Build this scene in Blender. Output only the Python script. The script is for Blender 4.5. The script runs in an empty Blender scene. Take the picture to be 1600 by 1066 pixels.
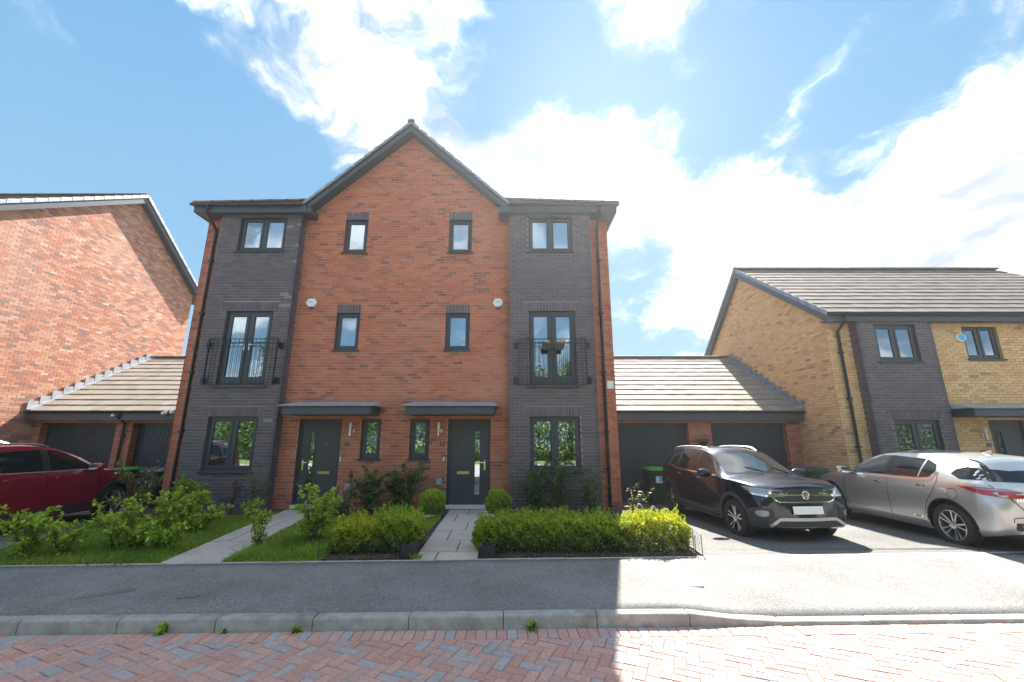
import bpy, bmesh, math, random
import numpy as np
from mathutils import Vector, Matrix
from mathutils.bvhtree import BVHTree

SC = bpy.context.scene
R = math.radians
# ------------------------------------------------------------------ camera
cam_d = bpy.data.cameras.new("camera"); cam = bpy.data.objects.new("camera", cam_d)
SC.collection.objects.link(cam); SC.camera = cam
cam_d.sensor_width = 36.0; cam_d.lens = 14.4; cam_d.clip_start = 0.05; cam_d.clip_end = 3000
CAM = Vector((0.0, 0.0, 1.72))
cam.location = CAM; cam.rotation_euler = (R(90 + 12.9), 0, 0)

# ------------------------------------------------------------------ light
SUN_AZ, SUN_EL = R(15.0), R(45.0)          # azimuth measured from +Y towards +X
SUN_DIR = Vector((math.sin(SUN_AZ) * math.cos(SUN_EL), math.cos(SUN_AZ) * math.cos(SUN_EL), math.sin(SUN_EL)))
sun_d = bpy.data.lights.new("sun", 'SUN'); sun = bpy.data.objects.new("sun", sun_d)
SC.collection.objects.link(sun)
sun_d.energy = 2.0; sun_d.angle = R(0.55); sun_d.color = (1.0, 0.95, 0.87)
sun.rotation_euler = SUN_DIR.to_track_quat('Z', 'Y').to_euler()
sun.location = (8, 30, 32)

world = bpy.data.worlds.new("World"); SC.world = world; world.use_nodes = True
def build_world():
    nt = world.node_tree; nt.nodes.clear()
    N = nt.nodes.new; L = nt.links.new
    def math_(op, a, b=None, clamp=False):
        n = N('ShaderNodeMath'); n.operation = op; n.use_clamp = clamp
        for i, v in enumerate((a, b)):
            if v is None: continue
            if isinstance(v, (int, float)): n.inputs[i].default_value = v
            else: L(v, n.inputs[i])
        return n.outputs[0]
    out = N('ShaderNodeOutputWorld'); bg = N('ShaderNodeBackground'); bg.inputs[1].default_value = SKY_STRENGTH
    L(bg.outputs[0], out.inputs[0])
    sky = N('ShaderNodeTexSky'); sky.sky_type = 'NISHITA'; sky.sun_disc = False
    sky.sun_elevation = SUN_EL; sky.sun_rotation = SUN_AZ
    sky.air_density = 1.0; sky.dust_density = 0.0; sky.ozone_density = 1.6; sky.altitude = 100
    hs = N('ShaderNodeHueSaturation'); hs.inputs['Hue'].default_value = .497; hs.inputs['Saturation'].default_value = 0.98; hs.inputs['Value'].default_value = 0.70
    L(sky.outputs[0], hs.inputs['Color'])
    tc = N('ShaderNodeTexCoord')
    # ragged cloud field in direction space
    w = N('ShaderNodeTexNoise'); w.inputs['Scale'].default_value = 3.6; w.inputs['Detail'].default_value = 7
    L(tc.outputs['Generated'], w.inputs['Vector'])
    sub = N('ShaderNodeVectorMath'); sub.operation = 'SUBTRACT'; L(w.outputs['Color'], sub.inputs[0]); sub.inputs[1].default_value = (.5, .5, .5)
    sc = N('ShaderNodeVectorMath'); sc.operation = 'SCALE'; L(sub.outputs[0], sc.inputs[0]); sc.inputs['Scale'].default_value = 0.36
    add = N('ShaderNodeVectorMath'); add.operation = 'ADD'; L(tc.outputs['Generated'], add.inputs[0]); L(sc.outputs[0], add.inputs[1])
    nrm = N('ShaderNodeVectorMath'); nrm.operation = 'NORMALIZE'; L(add.outputs[0], nrm.inputs[0])
    total = None
    for (d, rad, amp) in CLOUDS:
        amp *= CLOUD_AMP
        dt = N('ShaderNodeVectorMath'); dt.operation = 'DOT_PRODUCT'; L(nrm.outputs[0], dt.inputs[0]); dt.inputs[1].default_value = d
        mr = N('ShaderNodeMapRange'); mr.interpolation_type = 'SMOOTHERSTEP'
        L(dt.outputs['Value'], mr.inputs['Value'])
        mr.inputs['From Min'].default_value = math.cos(R(rad)); mr.inputs['From Max'].default_value = math.cos(R(rad * .25))
        mr.inputs['To Min'].default_value = 0; mr.inputs['To Max'].default_value = amp
        total = mr.outputs[0] if total is None else math_('ADD', total, mr.outputs[0])
    mp = N('ShaderNodeMapping'); mp.inputs['Scale'].default_value = (1, 1, 1.9); L(nrm.outputs[0], mp.inputs['Vector'])
    nz = N('ShaderNodeTexNoise'); nz.inputs['Scale'].default_value = 4.2; nz.inputs['Detail'].default_value = 11; nz.inputs['Roughness'].default_value = 0.62
    L(mp.outputs[0], nz.inputs['Vector'])
    d = math_('ADD', math_('ADD', math_('MULTIPLY', nz.outputs['Fac'], 2.1), CLOUD_BIAS), total)
    mr = N('ShaderNodeMapRange'); mr.interpolation_type = 'SMOOTHSTEP'; L(d, mr.inputs['Value'])
    mr.inputs['From Min'].default_value = 0.44; mr.inputs['From Max'].default_value = 0.98
    up = N('ShaderNodeVectorMath'); up.operation = 'ADD'; L(mp.outputs[0], up.inputs[0]); up.inputs[1].default_value = (.02, .03, .14)
    nz2 = N('ShaderNodeTexNoise'); nz2.inputs['Scale'].default_value = 4.2; nz2.inputs['Detail'].default_value = 6; nz2.inputs['Roughness'].default_value = .55
    L(up.outputs[0], nz2.inputs['Vector'])
    sh = N('ShaderNodeMapRange'); sh.interpolation_type = 'SMOOTHSTEP'; L(math_('SUBTRACT', nz.outputs['Fac'], nz2.outputs['Fac']), sh.inputs['Value'])
    sh.inputs['From Min'].default_value = -.20; sh.inputs['From Max'].default_value = .26
    cc = N('ShaderNodeMix'); cc.data_type = 'RGBA'; L(sh.outputs[0], cc.inputs['Factor'])
    cc.inputs['A'].default_value = (.50, .555, .64, 1)
    cc.inputs['B'].default_value = tuple(CLOUD_V * c for c in (1.0, 1.0, .99)) + (1,)
    mx = N('ShaderNodeMix'); mx.data_type = 'RGBA'
    L(math_('MULTIPLY', math_('POWER', mr.outputs[0], 1.5), 0.96), mx.inputs['Factor'])
    cap = N('ShaderNodeVectorMath'); cap.operation = 'MINIMUM'; L(hs.outputs[0], cap.inputs[0]); 
    sp = N('ShaderNodeSeparateXYZ'); L(tc.outputs['Generated'], sp.inputs[0]); em = N('ShaderNodeMapRange'); L(sp.outputs['Z'], em.inputs['Value']); em.inputs['From Min'].default_value = .05; em.inputs['From Max'].default_value = .75
    cm = N('ShaderNodeMix'); cm.data_type = 'RGBA'; L(em.outputs[0], cm.inputs['Factor']); cm.inputs['A'].default_value = (0.289, 0.487, 0.650, 1); cm.inputs['B'].default_value = (0.137, 0.335, 0.589, 1); L(cm.outputs['Result'], cap.inputs[1])
    L(cap.outputs[0], mx.inputs['A']); L(cc.outputs['Result'], mx.inputs['B'])
    L(mx.outputs['Result'], bg.inputs[0])
SKY_STRENGTH = 0.15
CLOUD_V = 1.45; CLOUD_AMP = .62; CLOUD_BIAS = -.36
def pix_dir(x, y):
    c, s = math.cos(R(12.9)), math.sin(R(12.9)); u = (x - 800) / 640; v = (533 - y) / 640
    return tuple(Vector((u, c - v * s, s + v * c)).normalized())
# direction of each big cloud (or gap), angular radius in degrees, amount
CLOUDS = [(pix_dir(*p), r, a) for p, r, a in (
    ((400, 30), 11, .04), ((60, 10), 11, .20), ((170, 95), 7, .22), ((690, 45), 8, .10), ((560, 135), 8, .20), ((410, 150), 7, .18),
    ((620, 215), 12, .34), ((860, 240), 15, .42), ((1040, 320), 15, .42), ((1280, 350), 15, .46), ((1520, 330), 16, .46), ((1400, 410), 12, .35), ((1150, 390), 13, .35),
    ((1080, 0), 10, .22), ((1570, 90), 12, .30), ((1080, 500), 7, .40), ((760, 320), 14, .30),
    ((120, 250), 24, -.62), ((330, 260), 15, -.5), ((1260, 170), 14, -.55), ((1120, 140), 10, -.55), ((850, 85), 9, -.55), ((960, 130), 8, -.5), ((720, 140), 7, -.35), ((1130, 250), 6, -.25), ((1380, 300), 5, -.2), ((980, 400), 6, -.3), ((770, 130), 7, -.25), ((1400, 200), 10, -.36), ((480, 250), 9, -.3), ((990, 530), 10, -.4), ((30, 380), 20, -.5), ((1180, 560), 14, -.3))]
build_world()
SC.view_settings.view_transform = 'Standard'; SC.view_settings.look = 'None'
SC.view_settings.exposure = 3.22; SC.view_settings.gamma = 1.0; SC.view_settings.use_curve_mapping = False
SC.cycles.max_bounces = 8; SC.cycles.diffuse_bounces = 4; SC.cycles.glossy_bounces = 4; SC.cycles.transparent_max_bounces = 12
SC.cycles.caustics_reflective = False; SC.cycles.caustics_refractive = False
SC.cycles.use_denoising = True

# ------------------------------------------------------------------ helpers
COL = SC.collection
IDENT = Matrix.Identity(4)
def link(o, parent=None):
    COL.objects.link(o)
    if parent is not None:
        o.parent = parent
        if parent.get("_loc") is not None:
            o.matrix_parent_inverse = Matrix.Translation(-Vector(parent["_loc"]))
    return o
def tag(o, label=None, cat=None, group=None, kind=None):
    if label: o["label"] = label
    if cat: o["category"] = cat
    if group: o["group"] = group
    if kind: o["kind"] = kind
    return o
def thing(name, loc, label, cat, group=None, local=False, rz=0.0):
    """Empty at the base of a thing. local=True: parts are modelled in the Empty's own frame."""
    o = bpy.data.objects.new(name, None); o.empty_display_size = .2
    o.location = loc; o.rotation_euler = (0, 0, rz)
    COL.objects.link(o)
    if not local: o["_loc"] = tuple(loc)
    return tag(o, label, cat, group)
def clean_props():
    for o in bpy.data.objects:
        if "_loc" in o: del o["_loc"]

def mesh_arrays(name, V, F, mat, rnd=None, smooth=False):
    """V (n,3), F (m,k) arrays of equal-sided faces -> mesh with optional per-face float 'rnd'."""
    V = np.asarray(V, dtype=np.float32); F = np.asarray(F, dtype=np.int32)
    me = bpy.data.meshes.new(name); k = F.shape[1]; m = len(F)
    me.vertices.add(len(V)); me.vertices.foreach_set("co", V.ravel())
    me.loops.add(m * k); me.loops.foreach_set("vertex_index", F.ravel())
    me.polygons.add(m); me.polygons.foreach_set("loop_start", np.arange(0, m * k, k, dtype=np.int32))
    me.polygons.foreach_set("use_smooth", np.full(m, smooth, dtype=bool))
    if rnd is not None:
        a = me.attributes.new("rnd", 'FLOAT', 'FACE'); a.data.foreach_set("value", np.asarray(rnd, dtype=np.float32))
    me.update(calc_edges=True); me.validate()
    if mat: me.materials.append(mat)
    return me

class MB:
    """collects faces of one mesh"""
    def __init__(s): s.v = []; s.f = []
    def add(s, vs, fs):
        o = len(s.v); s.v += [tuple(p) for p in vs]; s.f += [tuple(i + o for i in f) for f in fs]; return s
    def box(s, x0, x1, y0, y1, z0, z1):
        return s.add([(x0,y0,z0),(x1,y0,z0),(x1,y1,z0),(x0,y1,z0),(x0,y0,z1),(x1,y0,z1),(x1,y1,z1),(x0,y1,z1)],
                     [(3,2,1,0),(4,5,6,7),(0,1,5,4),(1,2,6,5),(2,3,7,6),(3,0,4,7)])
    def cbox(s, x0, x1, y0, y1, z0, z1, c=.01):
        """box with all vertical and top edges chamfered"""
        def ring(i, z): return [(x0+i,y0+c,z),(x0+c,y0+i,z),(x1-c,y0+i,z),(x1-i,y0+c,z),(x1-i,y1-c,z),(x1-c,y1-i,z),(x0+c,y1-i,z),(x0+i,y1-c,z)]
        return s.rings([ring(0, z0), ring(0, z1-c), ring(c*.98, z1)], True)
    def rings(s, rings, cap=True, closed=True):
        n = len(rings[0]); vs = [p for r in rings for p in r]; fs = []
        for a in range(len(rings)-1):
            for i in range(n if closed else n-1):
                j = (i+1) % n
                fs.append((a*n+i, a*n+j, (a+1)*n+j, (a+1)*n+i))
        if cap:
            fs.append(tuple(reversed(range(n)))); fs.append(tuple((len(rings)-1)*n+i for i in range(n)))
        return s.add(vs, fs)
    def tube(s, pts, r, n=8):
        pts = [Vector(p) for p in pts]; rr = []
        rad = r if isinstance(r, (list, tuple)) else [r]*len(pts)
        up0 = None
        for i, p in enumerate(pts):
            a = pts[max(i-1,0)]; b = pts[min(i+1,len(pts)-1)]; d = (b-a).normalized()
            if up0 is None or abs(up0.dot(d)) > .98: up0 = Vector((0,0,1)) if abs(d.z) < .9 else Vector((1,0,0))
            u = d.cross(up0).normalized(); w = u.cross(d).normalized(); up0 = w
            k = 1.0
            if 0 < i < len(pts)-1:
                ca = (p-a).normalized().dot((b-p).normalized()); k = 1/max(.6, math.sqrt(max(.3,(1+ca)/2)))
            rr.append([p + (u*math.cos(2*math.pi*j/n) + w*math.sin(2*math.pi*j/n))*rad[i]*(k if k < 1.3 else 1.3) for j in range(n)])
        return s.rings(rr)
    def prism(s, poly, axis, a, b):
        """extrude a 2d polygon along axis 'x','y' or 'z' from a to b"""
        def P(p, t): return {'x': (t,p[0],p[1]), 'y': (p[0],t,p[1]), 'z': (p[0],p[1],t)}[axis]
        n = len(poly)
        return s.add([P(p,a) for p in poly]+[P(p,b) for p in poly],
              [tuple(range(n)), tuple(reversed(range(n,2*n)))]+[(i,(i+1)%n+0,(i+1)%n+n,i+n) for i in range(n)])
    def lathe(s, prof, n=24, axis='z', cen=(0,0,0)):
        rr = []
        for r, h in prof:
            ring = []
            for j in range(n):
                t = 2*math.pi*j/n; a, b = r*math.cos(t), r*math.sin(t)
                p = {'z': (a,b,h), 'y': (a,h,b), 'x': (h,a,b)}[axis]
                ring.append((p[0]+cen[0],p[1]+cen[1],p[2]+cen[2]))
            rr.append(ring)
        if prof[0][0] > 0 and prof[-1][0] > 0: rr.append(rr[0])      # closed ring-shaped profile
        return s.rings(rr, cap=False)
    def mesh(s, name, mat, smooth=False, sharp=None):
        me = bpy.data.meshes.new(name); me.from_pydata(s.v, [], s.f); me.update()
        bm = bmesh.new(); bm.from_mesh(me); bmesh.ops.remove_doubles(bm, verts=bm.verts, dist=1e-6); bmesh.ops.recalc_face_normals(bm, faces=bm.faces); bm.to_mesh(me); bm.free()
        if mat: me.materials.append(mat)
        if smooth:
            me.polygons.foreach_set("use_smooth", [True]*len(me.polygons))
            me.set_sharp_from_angle(angle=R(sharp or 35))
        return me
    def build(s, name, mat, parent=None, smooth=False, sharp=None):
        return link(bpy.data.objects.new(name, s.mesh(name, mat, smooth, sharp)), parent)
def bx(name, mat, parent, *a): return MB().box(*a).build(name, mat, parent)

# ------------------------------------------------------------------ materials
M = {}
def nodes_of(name):
    m = bpy.data.materials.new(name); m.use_nodes = True; M[name] = m
    nt = m.node_tree; b = nt.nodes['Principled BSDF']
    return m, nt, b
def simple(name, col, rough=.5, metal=0, noise=.0, nscale=20, bump=0, spec=.5, coat=0, bscale=None, coat_rough=.03, nvec='Object'):
    m, nt, b = nodes_of(name)
    b.inputs['Roughness'].default_value = rough; b.inputs['Metallic'].default_value = metal
    b.inputs['Specular IOR Level'].default_value = spec; b.inputs['Coat Weight'].default_value = coat; b.inputs['Coat Roughness'].default_value = coat_rough
    b.inputs['Base Color'].default_value = (*col, 1)
    if noise or bump:
        tc = nt.nodes.new('ShaderNodeTexCoord'); nz = nt.nodes.new('ShaderNodeTexNoise'); nz.inputs['Scale'].default_value = nscale; nz.inputs['Detail'].default_value = 6
        nt.links.new(tc.outputs[nvec], nz.inputs['Vector'])
        if noise:
            rp = nt.nodes.new('ShaderNodeMapRange'); rp.inputs['From Min'].default_value = .3; rp.inputs['From Max'].default_value = .7
            rp.inputs['To Min'].default_value = 1-noise; rp.inputs['To Max'].default_value = 1+noise
            nt.links.new(nz.outputs['Fac'], rp.inputs['Value'])
            mu = nt.nodes.new('ShaderNodeVectorMath'); mu.operation = 'SCALE'; mu.inputs[0].default_value = col
            nt.links.new(rp.outputs[0], mu.inputs['Scale']); nt.links.new(mu.outputs[0], b.inputs['Base Color'])
        if bump:
            n2 = nz
            if bscale:
                n2 = nt.nodes.new('ShaderNodeTexNoise'); n2.inputs['Scale'].default_value = bscale; n2.inputs['Detail'].default_value = 4; nt.links.new(tc.outputs[nvec], n2.inputs['Vector'])
            bp = nt.nodes.new('ShaderNodeBump'); bp.inputs['Strength'].default_value = bump; bp.inputs['Distance'].default_value = .01
            nt.links.new(n2.outputs['Fac'], bp.inputs['Height']); nt.links.new(bp.outputs[0], b.inputs['Normal'])
    return m
def ramped(name, stops, rough=.85, noise=.18, nscale=55, bump=.35, mode='CONSTANT', spec=.3, big=None, trans=0, sheen=0):
    """colour picked per piece by the 'rnd' attribute, with fine grain on top"""
    m, nt, b = nodes_of(name); L = nt.links.new
    at = nt.nodes.new('ShaderNodeAttribute'); at.attribute_name = 'rnd'
    cr = nt.nodes.new('ShaderNodeValToRGB'); cr.color_ramp.interpolation = mode
    e = cr.color_ramp.elements
    while len(e) > 1: e.remove(e[-1])
    e[0].position = stops[0][0]; e[0].color = (*stops[0][1], 1)
    for p, c in stops[1:]:
        k = e.new(p); k.color = (*c, 1)
    L(at.outputs['Fac'], cr.inputs[0]); col = cr.outputs[0]
    geo = nt.nodes.new('ShaderNodeNewGeometry')
    nz = nt.nodes.new('ShaderNodeTexNoise'); nz.inputs['Scale'].default_value = nscale; nz.inputs['Detail'].default_value = 5; nz.inputs['Roughness'].default_value = .65
    L(geo.outputs['Position'], nz.inputs['Vector'])
    mr = nt.nodes.new('ShaderNodeMapRange'); mr.inputs['From Min'].default_value = .3; mr.inputs['From Max'].default_value = .7
    mr.inputs['To Min'].default_value = 1-noise; mr.inputs['To Max'].default_value = 1+noise; L(nz.outputs['Fac'], mr.inputs['Value'])
    mu = nt.nodes.new('ShaderNodeVectorMath'); mu.operation = 'SCALE'; L(col, mu.inputs[0]); L(mr.outputs[0], mu.inputs['Scale']); col = mu.outputs[0]
    if big:
        sc_, amt, tint = big
        n3 = nt.nodes.new('ShaderNodeTexNoise'); n3.inputs['Scale'].default_value = sc_; n3.inputs['Detail'].default_value = 6; L(geo.outputs['Position'], n3.inputs['Vector'])
        m3 = nt.nodes.new('ShaderNodeMapRange'); m3.inputs['From Min'].default_value = .52; m3.inputs['From Max'].default_value = .72; m3.inputs['To Max'].default_value = amt; L(n3.outputs['Fac'], m3.inputs['Value'])
        mx = nt.nodes.new('ShaderNodeMix'); mx.data_type = 'RGBA'; L(m3.outputs[0], mx.inputs['Factor']); L(col, mx.inputs['A']); mx.inputs['B'].default_value = (*tint, 1); col = mx.outputs['Result']
    L(col, b.inputs['Base Color']); b.inputs['Roughness'].default_value = rough; b.inputs['Specular IOR Level'].default_value = spec
    if bump:
        bp = nt.nodes.new('ShaderNodeBump'); bp.inputs['Strength'].default_value = bump; bp.inputs['Distance'].default_value = .004
        L(nz.outputs['Fac'], bp.inputs['Height']); L(bp.outputs[0], b.inputs['Normal'])
    if trans:
        tr = nt.nodes.new('ShaderNodeBsdfTranslucent'); L(col, tr.inputs['Color'])
        ms = nt.nodes.new('ShaderNodeMixShader'); ms.inputs[0].default_value = trans
        out = nt.nodes['Material Output']; L(b.outputs[0], ms.inputs[1]); L(tr.outputs[0], ms.inputs[2]); L(ms.outputs[0], out.inputs[0])
    return m

simple('reveal_red', (.33,.12,.085), .9, noise=.2, nscale=30)
simple('reveal_dark', (.10,.085,.09), .8, noise=.2, nscale=30)
simple('reveal_buff', (.50,.36,.21), .9, noise=.2, nscale=30)
ramped('red_brick', [(0,(.50,.178,.105)),(.12,(.53,.198,.116)),(.26,(.47,.158,.095)),(.40,(.54,.210,.125)),(.54,(.50,.178,.106)),(.68,(.45,.150,.096)),(.80,(.40,.138,.094)),(.89,(.31,.128,.100)),(.94,(.50,.195,.13)),(.975,(.24,.118,.10))], big=(.7,.16,(.58,.38,.30)))
ramped('dark_brick', [(0,(.112,.094,.110)),(.15,(.132,.110,.124)),(.3,(.100,.087,.106)),(.45,(.140,.116,.128)),(.6,(.117,.098,.113)),(.75,(.148,.124,.134)),(.88,(.104,.090,.110)),(.975,(.27,.25,.26))], rough=.62, spec=.5, noise=.14)
ramped('buff_brick', [(0,(.74,.47,.23)),(.14,(.78,.52,.27)),(.28,(.71,.44,.21)),(.42,(.79,.55,.30)),(.56,(.75,.48,.245)),(.70,(.76,.51,.28)),(.82,(.67,.40,.20)),(.91,(.58,.36,.20)),(.96,(.44,.29,.19)),(.98,(.78,.58,.36))], noise=.14, big=(.8,.10,(.60,.39,.26)))
ramped('red_brick_sunlit', [(0,(.55,.26,.17)),(.12,(.60,.32,.215)),(.25,(.50,.22,.15)),(.38,(.62,.34,.23)),(.5,(.55,.27,.18)),(.62,(.47,.21,.155)),(.7,(.63,.38,.29)),(.78,(.39,.21,.17)),(.86,(.30,.20,.18)),(.92,(.57,.33,.26)),(.97,(.66,.47,.38))], big=(.5,.35,(.60,.42,.35)))  # same red brick, grazing sunlight painted in as a paler colour
simple('mortar_warm', (.47,.37,.31), .95, noise=.2, nscale=60, bump=.3)
simple('mortar_grey', (.34,.30,.29), .95, noise=.2, nscale=60, bump=.3)
simple('mortar_buff', (.36,.27,.18), .95, noise=.2, nscale=60, bump=.3)
ramped('roof_tile', [(0,(.275,.245,.21)),(.2,(.30,.268,.23)),(.4,(.26,.232,.20)),(.6,(.29,.26,.222)),(.8,(.315,.278,.236)),(.93,(.25,.222,.19))], rough=.8, noise=.14, nscale=14, bump=.3, spec=.3, big=(1.1,.28,(.24,.225,.13)))
ramped('roof_tile_grey', [(0,(.175,.146,.128)),(.25,(.195,.162,.142)),(.5,(.165,.136,.120)),(.75,(.205,.170,.150))], rough=.8, noise=.16, nscale=14, bump=.3, spec=.35, big=(.9,.25,(.20,.19,.12)))
ramped('paver', [(0,(.50,.285,.235)),(.15,(.53,.31,.258)),(.30,(.48,.26,.212)),(.45,(.51,.32,.275)),(.58,(.46,.295,.258)),(.72,(.43,.305,.285)),(.80,(.38,.345,.345)),(.88,(.345,.33,.335)),(.95,(.41,.35,.345))], rough=.9, noise=.2, nscale=45, bump=.4, spec=.25, big=(1.6,.45,(.33,.27,.25)))
simple('joint_sand', (.17,.135,.115), .98, noise=.35, nscale=30, bump=.4)
simple('upvc_anthracite', (.048,.060,.075), .38, noise=.06, nscale=4)
simple('fascia_anthracite', (.062,.076,.094), .45, noise=.08, nscale=3)
simple('door_grey', (.060,.066,.074), .5, noise=.05, nscale=60, bump=.12)
simple('garage_steel', (.040,.054,.068), .42, noise=.06, nscale=3)
simple('black_plastic', (.018,.020,.023), .42)
simple('gutter_black', (.016,.018,.022), .3)
simple('lead', (.27,.30,.34), .45, metal=.3, noise=.22, nscale=5, bump=.1)
simple('lead_light', (.40,.42,.45), .5, metal=.2, noise=.2, nscale=6, bump=.1)
simple('white_plastic', (.80,.80,.79), .4)
simple('steel', (.62,.62,.60), .25, metal=1, noise=.1, nscale=10)
simple('brass', (.80,.62,.30), .28, metal=1)
simple('interior', (.20,.185,.165), .9)
simple('blind', (.78,.76,.68), .9, noise=.08, nscale=12)
simple('curtain', (.74,.74,.74), .9, noise=.1, nscale=30)
simple('iron', (.022,.028,.033), .45)
def make_glass():
    m, nt, b = nodes_of('window_glass'); L = nt.links.new
    out = nt.nodes['Material Output']; nt.nodes.remove(b)
    g = nt.nodes.new('ShaderNodeBsdfGlossy'); g.inputs['Roughness'].default_value = .012; g.inputs['Color'].default_value = (.80,.90,1,1)
    t = nt.nodes.new('ShaderNodeBsdfTransparent'); t.inputs['Color'].default_value = (.88,.92,.90,1)
    geo = nt.nodes.new('ShaderNodeNewGeometry'); nz = nt.nodes.new('ShaderNodeTexNoise'); nz.inputs['Scale'].default_value = 1.3
    L(geo.outputs['Position'], nz.inputs['Vector'])
    bp = nt.nodes.new('ShaderNodeBump'); bp.inputs['Strength'].default_value = .10; bp.inputs['Distance'].default_value = .02; L(nz.outputs['Fac'], bp.inputs['Height']); L(bp.outputs[0], g.inputs['Normal'])
    lw = nt.nodes.new('ShaderNodeLayerWeight'); lw.inputs['Blend'].default_value = .35
    mr = nt.nodes.new('ShaderNodeMapRange'); L(lw.outputs['Fresnel'], mr.inputs['Value']); mr.inputs['To Min'].default_value = .33; mr.inputs['To Max'].default_value = 1.0
    ms = nt.nodes.new('ShaderNodeMixShader'); L(mr.outputs[0], ms.inputs[0]); L(t.outputs[0], ms.inputs[1]); L(g.outputs[0], ms.inputs[2]); L(ms.outputs[0], out.inputs[0])
make_glass()
def asphalt(name, base, chip, stain=.25):
    m, nt, b = nodes_of(name); L = nt.links.new
    geo = nt.nodes.new('ShaderNodeNewGeometry')
    v = nt.nodes.new('ShaderNodeTexVoronoi'); v.inputs['Scale'].default_value = 95; L(geo.outputs['Position'], v.inputs['Vector'])
    n1 = nt.nodes.new('ShaderNodeTexNoise'); n1.inputs['Scale'].default_value = 1.1; n1.inputs['Detail'].default_value = 8; n1.inputs['Roughness'].default_value = .6; L(geo.outputs['Position'], n1.inputs['Vector'])
    n2 = nt.nodes.new('ShaderNodeTexNoise'); n2.inputs['Scale'].default_value = 180; n2.inputs['Detail'].default_value = 3; L(geo.outputs['Position'], n2.inputs['Vector'])
    sp = nt.nodes.new('ShaderNodeSeparateColor'); L(v.outputs['Color'], sp.inputs[0])
    m0 = nt.nodes.new('ShaderNodeMix'); m0.data_type = 'RGBA'; m0.inputs['A'].default_value = (*[c*.62 for c in base],1); m0.inputs['B'].default_value = (*chip,1); L(sp.outputs[0], m0.inputs['Factor'])
    mr = nt.nodes.new('ShaderNodeMapRange'); mr.inputs['From Min'].default_value = .3; mr.inputs['From Max'].default_value = .7; mr.inputs['To Min'].default_value = 1-stain; mr.inputs['To Max'].default_value = 1+stain*.6; L(n1.outputs['Fac'], mr.inputs['Value'])
    mu = nt.nodes.new('ShaderNodeVectorMath'); mu.operation = 'SCALE'; L(m0.outputs['Result'], mu.inputs[0]); L(mr.outputs[0], mu.inputs['Scale'])
    L(mu.outputs[0], b.inputs['Base Color']); b.inputs['Roughness'].default_value = .88; b.inputs['Specular IOR Level'].default_value = .3
    bp = nt.nodes.new('ShaderNodeBump'); bp.inputs['Strength'].default_value = .7; bp.inputs['Distance'].default_value = .006; L(v.outputs['Distance'], bp.inputs['Height']); L(bp.outputs[0], b.inputs['Normal'])
asphalt('asphalt', (.215,.209,.201), (.295,.287,.274)); asphalt('asphalt_drive', (.15,.145,.141), (.215,.208,.20))
simple('concrete', (.40,.39,.37), .9, noise=.22, nscale=7, bump=.4, bscale=90, nvec='Object')
ramped('concrete_kerb', [(0,(.36,.34,.31)),(1,(.36,.34,.31))], rough=.92, noise=.22, nscale=9, bump=.5, big=(3.2,.75,(.17,.155,.135)))
ramped('slab', [(0,(.50,.44,.385)),(.25,(.46,.415,.375)),(.5,(.54,.47,.40)),(.75,(.49,.43,.39))], rough=.9, noise=.14, nscale=16, bump=.4, mode='LINEAR', big=(2.5,.35,(.30,.27,.24)))
simple('soil', (.085,.062,.046), 1.0, noise=.5, nscale=18, bump=1.0, bscale=45)
simple('turf', (.16,.18,.055), 1.0, noise=.35, nscale=9, bump=.6, bscale=60)
simple('bounce_paving', (.44,.41,.375), .9, noise=.15, nscale=4)  # unseen ground behind the camera, made pale to bounce sun onto shaded fronts
def haze_mat():
    m = bpy.data.materials.new('glare_haze'); m.use_nodes = True; M['glare_haze'] = m; nt = m.node_tree; nt.nodes.clear()
    v = nt.nodes.new('ShaderNodeVolumePrincipled'); o = nt.nodes.new('ShaderNodeOutputMaterial'); nt.links.new(v.outputs[0], o.inputs['Volume'])
    v.inputs['Color'].default_value = (.93,.96,1,1); v.inputs['Density'].default_value = HAZE; v.inputs['Anisotropy'].default_value = .68
HAZE = .0011; haze_mat()
simple('ground_far', (.11,.12,.06), 1.0, noise=.3, nscale=.5)
leafs = dict(rough=.5, noise=.1, nscale=30, bump=0, mode='LINEAR', spec=.35)
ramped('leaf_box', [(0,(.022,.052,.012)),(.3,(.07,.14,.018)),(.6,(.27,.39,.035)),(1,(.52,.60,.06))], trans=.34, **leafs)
ramped('leaf_gold', [(0,(.03,.065,.012)),(.3,(.10,.18,.018)),(.6,(.40,.46,.03)),(1,(.66,.63,.05))], trans=.34, **leafs)
ramped('leaf_hornbeam', [(0,(.12,.22,.022)),(.4,(.30,.46,.04)),(.75,(.47,.60,.06)),(1,(.65,.65,.09))], trans=.38, **leafs)
ramped('leaf_rose', [(0,(.045,.095,.038)),(.45,(.12,.205,.072)),(.8,(.20,.28,.085)),(.92,(.13,.10,.035)),(1,(.20,.07,.04))], trans=.25, **leafs)
ramped('leaf_red', [(0,(.06,.018,.018)),(.6,(.11,.03,.03)),(1,(.14,.07,.04))], trans=.25, **leafs)
ramped('leaf_tree', [(0,(.03,.06,.014)),(.5,(.07,.125,.025)),(1,(.15,.22,.045))], trans=.3, **leafs)
ramped('grass_blade', [(0,(.13,.22,.025)),(.45,(.25,.38,.04)),(.8,(.36,.45,.065)),(.93,(.26,.25,.075)),(1,(.34,.29,.13))], trans=.3, **leafs)
simple('stem_wood', (.10,.075,.05), .9, noise=.3, nscale=30)
simple('bark', (.09,.07,.055), .95, noise=.4, nscale=12, bump=.6)
simple('pebble', (.74,.73,.70), .7, noise=.1, nscale=12)
simple('timber_black', (.035,.033,.032), .8, noise=.3, nscale=14, bump=.3)
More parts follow.
